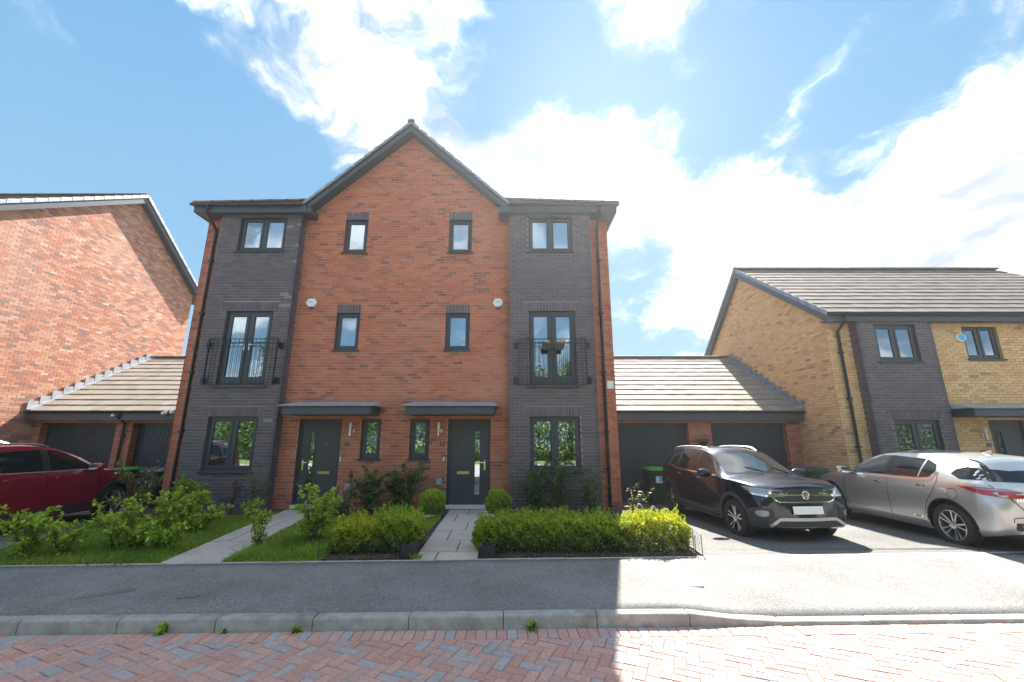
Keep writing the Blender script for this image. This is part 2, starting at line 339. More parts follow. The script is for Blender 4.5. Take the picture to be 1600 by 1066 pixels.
simple('petal_orange', (.75,.30,.06), .6); simple('petal_yellow', (.80,.60,.06), .6); simple('petal_pink', (.60,.16,.20), .6)
# ================================================================== ground
BK = 1.044                                   # brick module measured from the photograph
CH_, CL_, BH_, BL_ = .075*BK, .225*BK, .065*BK, .215*BK
def kerb_y(x): return 4.61 + .026*x          # back edge of the kerb top
def edge_y(x): return 6.33 + .046*x          # back edge of the footpath
def drive_z(y): return -max(0.0, y-6.7)*.0365
ROAD_Z = -.106
def drop(x):                                 # lowered kerb in front of the driveway
    t = min(1, max(0, (x-1.62)/.92)); return -.080*(t*t*(3-2*t))

g = MB(); g.add([(-120,-90,-.62),(120,-90,-.62),(120,150,-.62),(-120,150,-.62)], [(0,1,2,3)])
tag(g.build('ground', M['ground_far']), kind='structure')
road = tag(bx('road', M['joint_sand'], None, -60, 60, 2.2, 4.9, -.50, ROAD_Z-.012), kind='structure')
tag(bx('far_footpath', M['bounce_paving'], None, -60, 60, -4.6, -3.0, -.5, -.02), kind='structure'); tag(bx('verge', M['turf'], None, -60, 60, -60, -4.6, -.5, -.05), kind='structure')

bx('road_beyond', M['bounce_paving'], road, -60, 60, -3.0, 2.2, -.50, ROAD_Z-.002)
# footpath sheet with a ramp down to the dropped kerb
xs = np.concatenate([np.linspace(-45, -8, 10), np.linspace(-7.5, 1.4, 19), np.linspace(1.5, 2.8, 14), np.linspace(3, 12, 12), np.linspace(14, 45, 8)])
V = []; F = []; ny = 9
for x in xs:
    y0, y1 = kerb_y(x)-.01, edge_y(x)-.0
    for j in range(ny):
        t = j/(ny-1); y = y0+(y1-y0)*t
        V.append((x, y, drop(x)*max(0, 1-t*1.05) - .002*math.sin(x*2.1+y*3)))
    V.append((x, y0, -.5))
    V.append((x, y1, -.5))
st = ny+2
for i in range(len(xs)-1):
    a = i*st; b = a+st
    for j in range(ny-1): F.append((a+j, b+j, b+j+1, a+j+1))
    F.append((a+ny, b+ny, b, a)); F.append((a+ny-1, b+ny-1, b+ny+1, a+ny+1))
tag(link(bpy.data.objects.new('footpath', mesh_arrays('footpath', V, F, M['asphalt'], smooth=True))), kind='structure')

# kerb stones
kerb = tag(bx('kerb', M['concrete_kerb'], None, -60, -7.4, 4.2, 4.33, -.5, -.02), kind='structure')
x = -7.4; k = 0; rng = random.Random(5)
while x < 9.5:
    ln = .915; x1 = x+ln-.008
    m = MB(); rings = []
    dj = rng.uniform(-.003, .003)
    for xx in (x, x+.01, (x+x1)/2, x1-.01, x1):
        e = .006 if xx in (x, x1) else 0
        zt = drop(xx)+.006+dj-e; yb = kerb_y(xx)-.004; yf = yb-.125
        rings.append([(xx, yb, -.45), (xx, yb, zt-.004), (xx, yb-.006, zt), (xx, yf+.028, zt), (xx, yf+.012, zt-.006), (xx, yf+.002, zt-.022), (xx, yf-.006, -.45)])
    m.rings(rings)
    m.build('kerb_stone', M['concrete_kerb'], kerb, smooth=True, sharp=40)
    x += ln
bx('kerb_run', M['concrete_kerb'], kerb, 9.6, 60, 4.75, 4.88, -.5, -.07)

# pale edging strip at the back of the footpath
ed = tag(bx('path_edging', M['concrete'], None, -60, -9.4, 5.82, 5.88, -.5, .0), kind='structure')
x = -9.3
while x < 14:
    x1 = x+.915; m = MB(); r = []
    for xx in (x+.003, x1-.003):
        y = edge_y(xx); z = .004+rng.uniform(-.003, .003)
        r.append([(xx,y+.002,-.4),(xx,y+.002,z),(xx,y+.05,z),(xx,y+.05,-.4)])
    m.rings(r); m.build('edging_stone', M['concrete'], ed); x = x1

# ---- block paving: soldier course along the kerb, herringbone beyond
def paver_mesh(name, l, w, rnd):
    c = .006; h = .05
    def ring(i, z): return [(-l/2+i,-w/2+i,z),(l/2-i,-w/2+i,z),(l/2-i,w/2-i,z),(-l/2+i,w/2-i,z)]
    V = ring(0,-h)+ring(0,-c)+ring(c,0); F = [(0,1,5,4),(1,2,6,5),(2,3,7,6),(3,0,4,7),(4,5,9,8),(5,6,10,9),(6,7,11,10),(7,4,8,11),(8,9,10,11)]
    return V, F
pl, pw = .196, .0965
PV, PF = paver_mesh('p', pl-.004, pw-.004, 0); PV = np.array(PV); PF = np.array(PF)
pav_proto = [mesh_arrays('paver', PV, PF, M['paver'], np.full(len(PF), (i+.5)/20)) for i in range(20)]
rng = random.Random(11)
cut_pav = []
pav = []                                       # (x, y, angle)
ang_k = math.atan(.026)
n = 0
for i in range(-80, 100):                      # soldiers, long side square to the kerb
    s = i*pw; px, py = s*math.cos(ang_k), 4.61-.138-pl/2+s*math.sin(ang_k)
    pav.append((px, py, ang_k+math.pi/2))
phi = R(-23)                                   # herringbone axis against the road
ca, sa = math.cos(phi), math.sin(phi)
for k in range(-170, 170):
    for m_ in range(-60, 60):
        ox, oy = k+2*m_, k-2*m_
        for (cx, cy, a) in ((ox+1, oy+.5, 0), (ox+.5, oy+2, math.pi/2)):
            lx, ly = cx*pw, cy*pw
            X = lx*ca-ly*sa; Y = 3.2+lx*sa+ly*ca
            if -7.2 < X < 8.6 and 2.3 < Y < kerb_y(X)-.138-pl-.005:
                # keep clear of the soldier course: drop pieces whose corner would cross it
                hx = pl/2*abs(math.sin(a+phi))+pw/2*abs(math.cos(a+phi))
                if Y+hx < kerb_y(X)-.138-pl+.012: pav.append((X, Y, a+phi))
                else: cut_pav.append((X, Y, a+phi))
            elif -7.2 < X < 8.6 and abs(Y-(kerb_y(X)-.138-pl)) < .13: cut_pav.append((X, Y, a+phi))
pav = [p for p in pav if -7.2 < p[0] < 8.6]
items = []
for (X, Y, a) in pav:
    items.append((X, Y, a, rng.random(), ROAD_Z+rng.uniform(-.003, .003)))
def in_view(p, m=0.0):
    c, s = math.cos(R(12.9)), math.sin(R(12.9)); d = Vector(p)-CAM
    zc = d.y*c+d.z*s
    if zc < .1: return False
    u = 800+640*d.x/zc; v = 533-640*(d.z*c-d.y*s)/zc
    return -m < u < 1600+m and -m < v < 1066+m
cand = sorted([i for i, p in enumerate(items) if in_view((p[0], p[1], p[4]))], key=lambda i: (Vector(items[i][:2]+(ROAD_Z,))-CAM).length)
own = set(cand[:300])
for i in own:
    X, Y, a, r, z = items[i]
    o = bpy.data.objects.new('paver', pav_proto[int(r*20)]); o.location = (X, Y, z); o.rotation_euler = (rng.uniform(-.008,.008), rng.uniform(-.008,.008), a+rng.uniform(-.006,.006)); link(o, road)
VV = []; FF = []; RR = []
for i, (X, Y, a, r, z) in enumerate(items):
    if i in own: continue
    c, s = math.cos(a), math.sin(a); P = PV.copy(); Q = P.copy()
    Q[:,0] = P[:,0]*c-P[:,1]*s+X; Q[:,1] = P[:,0]*s+P[:,1]*c+Y; Q[:,2] += z
    FF.append(PF+len(VV)*len(PV)); VV.append(Q); RR += [r]*len(PF)
tag(link(bpy.data.objects.new('paver_field', mesh_arrays('paver_field', np.concatenate(VV), np.concatenate(FF), M['paver'], RR)), road), kind='stuff')

# pavers cut along the soldier course
VV = []; FF = []; CR = []
for (X, Y, a) in cut_pav:
    c, s = math.cos(a), math.sin(a); l, w = (pl-.004)/2, (pw-.004)/2
    P = [(X+x*c-y*s, Y+x*s+y*c) for x, y in ((-l,-w),(l,-w),(l,w),(-l,w))]; out = []
    f = lambda p: (kerb_y(p[0])-.138-pl-.004)-p[1]
    for i in range(4):
        p, q = P[i], P[(i+1)%4]; fp, fq = f(p), f(q)
        if fp >= 0: out.append(p)
        if fp*fq < 0: t = fp/(fp-fq); out.append((p[0]+(q[0]-p[0])*t, p[1]+(q[1]-p[1])*t))
    if len(out) < 3: continue
    ar = abs(sum(out[i][0]*out[(i+1)%len(out)][1]-out[(i+1)%len(out)][0]*out[i][1] for i in range(len(out))))/2
    if ar < .0006: continue
    n = len(out); z = ROAD_Z+rng.uniform(-.003,.003); o = len(VV); VV += [(x,y,z) for x,y in out]+[(x,y,z-.05) for x,y in out]
    FF.append(tuple(o+i for i in range(n))); FF += [(o+i,o+i+n,o+(i+1)%n+n,o+(i+1)%n) for i in range(n)]; CR += [rng.random()]; CR += [CR[-1]]*n
me = bpy.data.meshes.new('cut_pavers'); me.from_pydata(VV, [], FF); me.update(); me.materials.append(M['paver'])
at = me.attributes.new('rnd', 'FLOAT', 'FACE'); at.data.foreach_set('value', CR)
tag(link(bpy.data.objects.new('cut_paver_edge', me), road), kind='stuff')

# ---- driveways, garden beds, garden paths
def slab_poly(name, poly, ztop, zbot, mat, parent=None, kind='structure', zf=None):
    m = MB(); n = len(poly)
    m.add([(x,y,(zf(y) if zf else ztop)) for x,y in poly]+[(x,y,zbot) for x,y in poly], [tuple(range(n))]+[(i,(i+1)%n,(i+1)%n+n,i+n) for i in range(n)])
    o = m.build(name, mat, parent)
    if kind: tag(o, kind=kind)
    return o
E0 = lambda x: edge_y(x)+.05
def drive(name, x0a, x0b, x1a, x1b, yfar):
    """sloping sheet cut in strips so that the fall to the garages is real"""
    m = MB(); ys = [None, 6.9, 7.4, 9, 11, yfar]
    V = []; 
    for i, y in enumerate(ys):
        t = 0 if i == 0 else (y-6.3)/(yfar-6.3)
        xl, xr = x0a+(x0b-x0a)*t, x1a+(x1b-x1a)*t
        yl = E0(xl) if y is None else y; yr = E0(xr) if y is None else y
        V += [(xl,yl,drive_z(yl)-.003),(xr,yr,drive_z(yr)-.003),(xl,yl,-.55),(xr,yr,-.55)]
    F = []
    for i in range(len(ys)-1):
        a, b = i*4, i*4+4; F += [(a,a+1,b+1,b),(a+2,a,b,b+2),(a+1,a+3,b+3,b+1)]
    F += [(0,2,3,1)]
    m.add(V, F); return tag(m.build(name, M['asphalt_drive']), kind='structure')
drive('driveway_right', 2.80, 3.1, 24, 24, 13.6)
drive('driveway_left', -24, -24, -7.72, -8.95, 13.6)

def garden(name, poly, mat, z): return slab_poly(name, poly, z, -.55, mat)
garden('garden_bed', [(-7.72,E0(-7.72)),(2.80,E0(2.80)),(3.02,10.7),(-8.95,10.7)], M['soil'], -.035)
LAWN_A = [(-7.66,E0(-7.66)+.01),(-4.90,E0(-4.90)+.01),(-5.28,9.9),(-6.2,9.5),(-7.3,9.2),(-8.55,10.0)]
LAWN_B = [(-4.02,E0(-4.02)+.01),(-2.72,E0(-2.72)+.01),(-2.72,7.25),(-1.56,7.35),(-1.52,9.4),(-2.6,9.35),(-4.0,9.5),(-4.44,10.0)]
slab_poly('lawn', LAWN_A, -.004, -.2, M['turf']); slab_poly('lawn_middle', LAWN_B, -.004, -.2, M['turf'])

def garden_path(name, rows, xl, xr, seed, splits):
    """rows: list of y joints; xl,xr edge functions; each slab its own piece"""
    root = slab_poly(name, [(xl(rows[0])+.004,rows[0]),(xr(rows[0])-.004,rows[0]),(xr(rows[-1])-.004,rows[-1]),(xl(rows[-1])+.004,rows[-1])], -.016, -.3, M['joint_sand'])
    r = random.Random(seed)
    for i in range(len(rows)-1):
        y0, y1 = rows[i]+.016, rows[i+1]-.016
        cuts = [0]+splits[i % len(splits)]+[1]
        for a, b in zip(cuts, cuts[1:]):
            P = []
            for (yy, ta) in ((y0,a),(y0,b),(y1,b),(y1,a)):
                X = xl(yy)+(xr(yy)-xl(yy))*ta; P.append([X+(.008 if ta == a else -.008), yy])
            z = .004+r.uniform(-.004,.004); c = .006
            cx = sum(p[0] for p in P)/4; cy = sum(p[1] for p in P)/4
            Q = [(p[0]+c*(1 if p[0] < cx else -1), p[1]+c*(1 if p[1] < cy else -1)) for p in P]
            V = [(x,y,-.04) for x,y in P]+[(x,y,z-c) for x,y in P]+[(x,y,z+r.uniform(-.002,.002)) for x,y in Q]
            F = [(0,1,5,4),(1,2,6,5),(2,3,7,6),(3,0,4,7),(4,5,9,8),(5,6,10,9),(6,7,11,10),(7,4,8,11),(8,9,10,11)]
            me = mesh_arrays('paving_slab', V, F, M['slab'], np.full(9, r.random()))
            link(bpy.data.objects.new('paving_slab', me), root)
    return root
garden_path('garden_path_right', [6.345,6.76,7.42,8.16,8.92,9.73,10.3], lambda y: -1.40-.018*(y-6.3), lambda y: -.48-.028*(y-6.3), 3, [[.33],[.62],[.36],[.64],[.30],[.55]])
garden_path('garden_path_left', [6.175,6.62,7.36,8.25,9.1,9.8,10.3], lambda y: -4.87-.112*(y-6.17), lambda y: -4.02-.105*(y-6.17), 4, [[.38],[.66],[.35],[.6],[.4],[.5]])

# cover set in the footpath, tar stains
fz = -.027
mc = thing('utility_cover', (2.13,5.45,fz), 'small pale metal utility cover set in the sunny footpath', 'manhole cover')
MB().cbox(1.97,2.27,5.36,5.56,fz-.05,fz+.004,.004).build('frame', M['concrete'], mc); MB().cbox(1.995,2.245,5.38,5.54,fz-.03,fz+.008,.003).build('lid', M['concrete'], mc)

simple('tar', (.13,.128,.126), .55, noise=.2, nscale=40)
FP = bpy.data.objects['footpath']
for k, (cx, cy, l, w, a) in enumerate(((-4.52,5.05,.25,.085,.62),(-3.52,4.96,.10,.04,.3))):
    rr = random.Random(k); n = 18; P = []
    for i in range(n):
        t = 2*math.pi*i/n; q = 1+rr.uniform(-.14,.14); x, y = l*math.cos(t)*q, w*math.sin(t)*q*(1.25 if math.cos(t) > .2 else .75)
        P.append((cx+x*math.cos(a)-y*math.sin(a), cy+x*math.sin(a)+y*math.cos(a)))
    MB().add([(x,y,.0045) for x,y in P]+[(x,y,-.01) for x,y in P], [tuple(range(n))]+[(i,(i+1)%n,(i+1)%n+n,i+n) for i in range(n)]).build('tar_patch', M['tar'], FP)
# ================================================================== brickwork
class Bricks:
    def __init__(s, seed): s.rows = []; s.rng = random.Random(seed)
    def lay(s, O, U, N, spans, z0, z1, kind, phase=0.0, rfun=None, solids=None):
        """spans(z): list of (u0,u1) of solid wall at course centre z"""
        j = int(math.ceil(z0/CH_ - 1e-6))
        while j*CH_+BH_ <= z1+1e-4:
            zb = j*CH_
            for (a, b) in spans(zb+BH_/2):
                u = math.floor((a-phase)/CL_)*CL_+phase + (CL_/2 if j % 2 else 0) - CL_
                while u < b:
                    c0, c1 = max(u, a+.002), min(u+BL_, b-.002)
                    if c1-c0 > .03:
                        r = s.rng.random()
                        if rfun: r = rfun(c0, zb, r)
                        s.rows.append((O, U, N, c0, c1, zb, zb+BH_, r, s.rng.uniform(-.0018,.0018), kind))
                    u += CL_
            j += 1
    def soldier(s, O, U, N, a, b, z, kind, h=BL_):
        n = max(1, round((b-a)/CH_)); w = (b-a)/n
        for i in range(n):
            s.rows.append((O, U, N, a+i*w+.005, a+(i+1)*w-.005, z, z+h, s.rng.random()*.9, s.rng.uniform(-.001,.001), kind))
    def build(s, house, mats, parents, n_own=300, zmin=.7, hide=None):
        """nearest full bricks become parts of their own, the rest one mesh per kind"""
        full = [i for i, r in enumerate(s.rows) if abs((r[4]-r[3])-BL_) < .003 and abs(r[6]-r[5]-BH_) < .002 and r[5] > zmin]
        def d(i):
            r = s.rows[i]; p = r[0]+r[1]*((r[3]+r[4])/2)+Vector((0,0,r[5])); v = p-CAM
            if not in_view(p): return 1e9
            f = -v.normalized().dot(r[2])
            if f < .05: return 1e9
            if hide and hide(p): return 1e9
            return v.length_squared/f
        full.sort(key=d); own = set(full[:n_own])
        protos = {}
        for i in own:
            O, U, N, a, b, z0, z1, rn, pr, kind = s.rows[i]
            q = min(15, int(rn*16)); key = (kind, q)
            if key not in protos:
                V = [(0,-.008,0),(BL_,-.008,0),(BL_,-.008,BH_),(0,-.008,BH_),(0,.02,0),(BL_,.02,0),(BL_,.02,BH_),(0,.02,BH_)]
                protos[key] = mesh_arrays('brick', V, [(0,1,2,3),(1,5,6,2),(5,4,7,6),(4,0,3,7),(3,2,6,7),(4,5,1,0)], M[mats[kind]], np.full(6, (q+.5)/16))
            o = bpy.data.objects.new('brick', protos[key]); p = O+U*a+N*pr
            o.matrix_world = Matrix(((U.x,-N.x,0,p.x),(U.y,-N.y,0,p.y),(U.z,-N.z,1,p.z+z0),(0,0,0,1)))
            mw = o.matrix_world.copy(); link(o, parents[kind]); o.matrix_basis = mw
        for kind in mats:
            rows = [r for i, r in enumerate(s.rows) if i not in own and r[9] == kind]
            if not rows: continue
            n = len(rows)
            O = np.array([r[0] for r in rows]); U = np.array([r[1] for r in rows]); N = np.array([r[2] for r in rows])
            a, b, z0, z1, rn, pr = [np.array([r[k] for r in rows])[:,None] for k in (3,4,5,6,7,8)]
            Z = np.array([[0,0,1.0]]); nf = .008+pr
            c = [O+U*a+Z*z0+N*nf, O+U*b+Z*z0+N*nf, O+U*b+Z*z1+N*nf, O+U*a+Z*z1+N*nf,
                 O+U*a+Z*z0-N*.01, O+U*b+Z*z0-N*.01, O+U*b+Z*z1-N*.01, O+U*a+Z*z1-N*.01]
            V = np.stack(c, 1).reshape(-1,3)
            base = np.array([(0,1,2,3),(1,5,6,2),(4,0,3,7),(3,2,6,7),(4,5,1,0)])
            F = (base[None]+np.arange(n)[:,None,None]*8).reshape(-1,4)
            me = mesh_arrays('brickwork', V, F, M[mats[kind]], np.repeat(rn[:,0], 5))
            tag(link(bpy.data.objects.new('brickwork', me), parents[kind]), kind='stuff')

def spans_of(u0, u1, openings):
    def f(z):
        out = [(u0, u1)]
        for (a, b, c, d) in openings:
            if c < z < d:
                nx = []
                for (p, q) in out:
                    if b <= p or a >= q: nx.append((p, q)); continue
                    if a > p: nx.append((p, a))
                    if b < q: nx.append((b, q))
                out = nx
        return out
    return f
REVEAL = {'mortar_warm': 'reveal_red', 'mortar_grey': 'reveal_dark', 'mortar_buff': 'reveal_buff'}
def wall_back(name, mat, parent, O, U, N, u0, u1, z0, z1, openings, t=.11, top=None):
    """mortar-coloured wall core with real openings and reveals; top = extra polygon [(u,z)..] (a gable)"""
    us = sorted({u0, u1, *[v for o in openings for v in o[:2] if u0 < v < u1]}); zs = sorted({z0, z1, *[v for o in openings for v in o[2:] if z0 < v < z1]})
    m = MB(); rv = []
    def P(u, z, n): return O+U*u+Vector((0,0,z))+N*n
    def solid(i, j):
        if not (0 <= i < len(us)-1 and 0 <= j < len(zs)-1): return False
        uc, zc = (us[i]+us[i+1])/2, (zs[j]+zs[j+1])/2
        return not any(a < uc < b and c < zc < d for a, b, c, d in openings)
    for i in range(len(us)-1):
        for j in range(len(zs)-1):
            if not solid(i, j): continue
            a, b, c, d = us[i], us[i+1], zs[j], zs[j+1]
            m.add([P(a,c,0),P(b,c,0),P(b,d,0),P(a,d,0)], [(0,1,2,3)]); m.add([P(a,c,-t),P(b,c,-t),P(b,d,-t),P(a,d,-t)], [(3,2,1,0)])
            for (di, dj, e) in ((-1,0,((a,c),(a,d))),(1,0,((b,d),(b,c))),(0,-1,((b,c),(a,c))),(0,1,((a,d),(b,d)))):
                if not solid(i+di, j+dj): rv.append(len(m.f)); m.add([P(*e[0],0),P(*e[1],0),P(*e[1],-t),P(*e[0],-t)], [(0,1,2,3)])
    if top:
        n = len(top); m.add([P(u,z,0) for u,z in top]+[P(u,z,-t) for u,z in top], [tuple(range(n)), tuple(reversed(range(n,2*n)))]+[(i,i+n,(i+1)%n+n,(i+1)%n) for i in range(n)])
    me = bpy.data.meshes.new(name); me.from_pydata([tuple(v) for v in m.v], [], m.f); me.update(); me.materials.append(mat); me.materials.append(M[REVEAL[mat.name]])
    for i in rv: me.polygons[i].material_index = 1
    return link(bpy.data.objects.new(name, me), parent)

XU, FN = Vector((1,0,0)), Vector((0,-1,0))       # front walls face -Y
# ------------------------------------------------------------------ windows and doors (all front walls)
def window(house, x0, x1, z0, z1, yw, panes=2, sill=True, blind=None, name='window', door=False):
    y = yw+.075; fw = .055
    m = MB()                                     # outer frame
    for a in ((x0,x1,z0,z0+fw),(x0,x1,z1-fw,z1)): m.box(a[0],a[1],y,y+.07,a[2],a[3])
    m.box(x0,x0+fw,y+.001,y+.069,z0+fw,z1-fw); m.box(x1-fw,x1,y+.001,y+.069,z0+fw,z1-fw)
    m.box(x0+.002,x1-.002,yw+.006,y-.0005,z1-.007,z1-.001)      # head drip plate under the lintel
    w = (x1-x0-2*fw)/panes
    for i in range(1, panes):
        xm = x0+fw+w*i; m.box(xm-.028,xm+.028,y+.001,y+.069,z0+fw,z1-fw)
    o = m.build(name, M['upvc_anthracite'], house)
    for i in range(panes):
        a = x0+fw+w*i+(.028 if i else 0)+.003; b = x0+fw+w*(i+1)-(.028 if i < panes-1 else 0)-.003
        s = .075 if door else .052; c, d = z0+fw+.003, z1-fw-.003; ys = y-.014
        sb = .16 if door else s
        q = MB()
        def bev(px0,px1,pz0,pz1):
            q.box(px0,px1,ys,ys+.06,pz0,pz1)
        bev(a,b,c,c+sb); bev(a,b,d-s,d); q.box(a,a+s,ys+.001,ys+.059,c+sb,d-s); q.box(b-s,b,ys+.001,ys+.059,c+sb,d-s)
        # glazing bead, a sloped inner ring
        q.add([(a+s,ys,c+sb),(b-s,ys,c+sb),(b-s,ys,d-s),(a+s,ys,d-s),(a+s+.012,ys+.014,c+sb+.012),(b-s-.012,ys+.014,c+sb+.012),(b-s-.012,ys+.014,d-s-.012),(a+s+.012,ys+.014,d-s-.012)],
              [(0,1,5,4),(1,2,6,5),(2,3,7,6),(3,0,4,7)])
        q.build('sash', M['upvc_anthracite'], o)
        MB().box(a+s-.01,b-s+.01,ys+.030,ys+.038,c+sb-.01,d-s+.01).build('pane', M['window_glass'], o)
        if door:
            hx = b-.035 if i == 0 else a+.035; sg = -1 if i == 0 else 1
            MB().box(hx-.013,hx+.013,ys-.010,ys-.001,z0+.92,z0+1.12).box(hx-.008,hx+.008,ys-.045,ys-.009,z0+1.055,z0+1.075).box(min(hx-.006*sg,hx+.11*sg),max(hx-.006*sg,hx+.11*sg),ys-.05,ys-.036,z0+1.053,z0+1.077).build('handle', M['steel'], o)
    if sill:
        MB().prism([(yw-.055,z0-.055),(yw-.055,z0-.022),(y+.02,z0+.004),(y+.02,z0-.055)], 'x', x0-.045, x1+.045).build('sill', M['upvc_anthracite'], o)
    if blind == 'roman':
        h = (z1-z0)*.2
        m = MB()
        for k in range(4): m.box(x0+.07,x1-.07,y+.072+.006*(k%2),y+.085+.006*(k%2),z1-.06-h*(k+1)/4,z1-.06-h*k/4-.004)
        m.build('blind', M['blind'], o)
    if blind == 'curtain':
        for (a, b) in ((x0+.03,x0+.26),(x1-.22,x1-.03)):
            pts = [(a+(b-a)*t/12, y+.16+.025*math.sin(t*2.3)) for t in range(13)]
            MB().add([(p,q,z0+.02) for p,q in pts]+[(p,q,z1-.02) for p,q in pts], [(i,i+1,i+14,i+13) for i in range(12)]).build('curtain', M['curtain'], o)
    if blind == 'vertical':
        m = MB(); n = int((x1-x0-.1)/.085)
        for k in range(n):
            xc = x0+.06+.085*k; m.add([(xc,y+.12,z0+.06),(xc+.075,y+.145,z0+.06),(xc+.075,y+.145,z1-.04),(xc,y+.12,z1-.04)], [(0,1,2,3)])
        m.build('blind', M['curtain'], o)
    if blind == 'net':
        pts = [(x0+.05+(x1-x0-.1)*t/30, y+.12+.018*math.sin(t*1.9)) for t in range(31)]
        MB().add([(p,q,z0+.03) for p,q in pts]+[(p,q,z1-.10-.05*(i%3==0)) for i,(p,q) in enumerate(pts)], [(i,i+1,i+32,i+31) for i in range(30)]).build('curtain', M['curtain'], o)
    if blind == 'white':
        MB().box(x0+.06,x1-.06,y+.072,y+.085,z0+.05,z1-.05).build('blind', M['white_plastic'], o)
    if blind == 'card':
        MB().box(x0+.09,x1-.09,y+.11,y+.13,z0+.10,z0+.20).build('sill_tray', M['white_plastic'], o)
    # unlit room behind: back wall, so that the glass looks into depth and not out of the roof
    return o

def front_door(house, x0, x1, z0, z1, yw, glass_left=True):
    y = yw+.075; fw = .065
    f = MB(); f.box(x0,x0+fw,y,y+.07,z0,z1); f.box(x1-fw,x1,y,y+.07,z0,z1); f.box(x0+fw,x1-fw,y+.001,y+.069,z1-fw,z1)
    f.box(x0+.002,x1-.002,yw+.006,y-.0005,z1-.007,z1-.001)
    o = f.build('front_door', M['upvc_anthracite'], house)
    a, b, c, d = x0+fw+.004, x1-fw-.004, z0+.06, z1-fw-.004; yl = y+.020
    gw = .125; ga = a+.20 if glass_left else b-.20-gw; gb = ga+gw; gc, gd = c+.22, d-.26
    q = MB(); q.box(a,ga,yl,yl+.045,c,d); q.box(gb,b,yl,yl+.045,c,d); q.box(ga,gb,yl+.001,yl+.044,c,gc); q.box(ga,gb,yl+.001,yl+.044,gd,d)
    leaf = q.build('door_leaf', M['door_grey'], o)
    t = MB(); e = .03
    t.box(ga-e,ga,yl-.014,yl,gc-e,gd+e); t.box(gb,gb+e,yl-.014,yl,gc-e,gd+e); t.box(ga,gb,yl-.013,yl,gc-e,gc); t.box(ga,gb,yl-.013,yl,gd,gd+e)
    t.build('glazing_trim', M['upvc_anthracite'], o)
    MB().box(ga,gb,yl+.012,yl+.02,gc,gd).build('pane', M['window_glass'], o)
    lc = (gb+b)/2-.02 if glass_left else (a+ga)/2+.02; lz = z0+.80
    MB().cbox(lc-.15,lc+.15,yl-.012,yl-.001,lz-.035,lz+.035,.004).build('letter_plate', M['brass'], o)
    hx = a+.075 if glass_left else b-.075; sg = 1 if glass_left else -1
    MB().box(hx-.017,hx+.017,yl-.010,yl-.001,z0+.86,z0+1.10).box(hx-.009,hx+.009,yl-.05,yl-.009,z0+1.035,z0+1.057).build('handle', M['brass'], o)
    MB().box(min(hx,hx+.12*sg),max(hx,hx+.12*sg),yl-.058,yl-.042,z0+1.034,z0+1.058).build('lever', M['steel'], o)
    MB().lathe([(.0,yl-.006),(.011,yl-.006),(.011,yl-.001),(.0,yl-.001)], 10, 'y', ((lc),0,z0+1.50)).build('peephole', M['steel'], o)
    bx('threshold', M['white_plastic'], o, x0, x1, yw-.03, y+.10, z0-.03, z0+.05)
    return o

def canopy(house, x0, x1, yw, z, dep=.68):
    o = MB().box(x0,x1,yw-dep,yw-.002,z,z+.20).build('canopy', M['fascia_anthracite'], house)
    MB().box(x0-.02,x1+.02,yw-dep-.022,yw-dep-.001,z+.015,z+.18).box(x0-.021,x0-.001,yw-dep-.001,yw-.003,z+.015,z+.18).box(x1+.001,x1+.021,yw-dep-.001,yw-.003,z+.015,z+.18).build('fascia_trim', M['fascia_anthracite'], o)
    MB().box(x0-.13,x1+.13,yw-dep-.09,yw-.004,z+.201,z+.222).build('drip_edge', M['lead'], o)
    a, b = yw-dep-.075, yw-.005
    MB().add([(x0-.11,a,z+.224),(x1+.11,a,z+.224),(x1+.11,b,z+.224),(x0-.11,b,z+.224),(x0+.02,b-.02,z+.36),(x1-.02,b-.02,z+.36),(x1-.02,b,z+.36),(x0+.02,b,z+.36)],
             [(0,1,5,4),(1,2,6,5),(3,0,4,7),(4,5,6,7),(2,3,7,6)]).build('roof_sheet', M['lead_light'], o)
    return o

def wall_lamp(house, x, z, yw, side=1):
    o = MB().lathe([(.0,-.012),(.05,-.012),(.05,.0),(.0,.0)], 16, 'y', (x+.035*side,yw-.008,z-.05)).build('wall_lamp', M['steel'], house)
    MB().tube([(x+.035*side,yw-.02,z-.05),(x,yw-.085,z-.05)], .012).build('arm', M['steel'], o)
    MB().lathe([(0,z-.17),(.027,z-.17),(.027,z+.005),(0,z+.005)], 14, 'z', (x,yw-.09,0)).build('lamp_body', M['steel'], o)
    MB().lathe([(0,z+.006),(.034,z+.006),(.034,z+.14),(.028,z+.16),(.015,z+.172),(0,z+.175)], 14, 'z', (x,yw-.09,0)).build('lamp_shade', M['white_plastic'], o)
def text_mesh(txt, size, mat, loc, rot=(math.pi/2,0,0), name='number', parent=None, ext=.002):
    c = bpy.data.curves.new(name, 'FONT'); c.body = txt; c.size = size; c.align_x = 'CENTER'; c.align_y = 'CENTER'; c.extrude = ext; c.resolution_u = 3
    t = bpy.data.objects.new(name, c); COL.objects.link(t)
    me = bpy.data.meshes.new_from_object(t.evaluated_get(bpy.context.evaluated_depsgraph_get())); bpy.data.objects.remove(t)
    me.transform(Matrix.Translation(loc) @ Matrix.Rotation(rot[2],4,'Z') @ Matrix.Rotation(rot[0],4,'X')); me.materials.clear(); me.materials.append(mat)
    return link(bpy.data.objects.new(name, me), parent)
def plaque(house, x, z, yw, txt, s=.055):
    o = MB().cbox(x-s,x+s,yw-.022,yw-.009,z-s*.8,z+s*.8,.003).build('number_plaque', M['black_plastic'], house)
    text_mesh(txt, s*1.35, M['white_plastic'], (x,yw-.0235,z), parent=o)
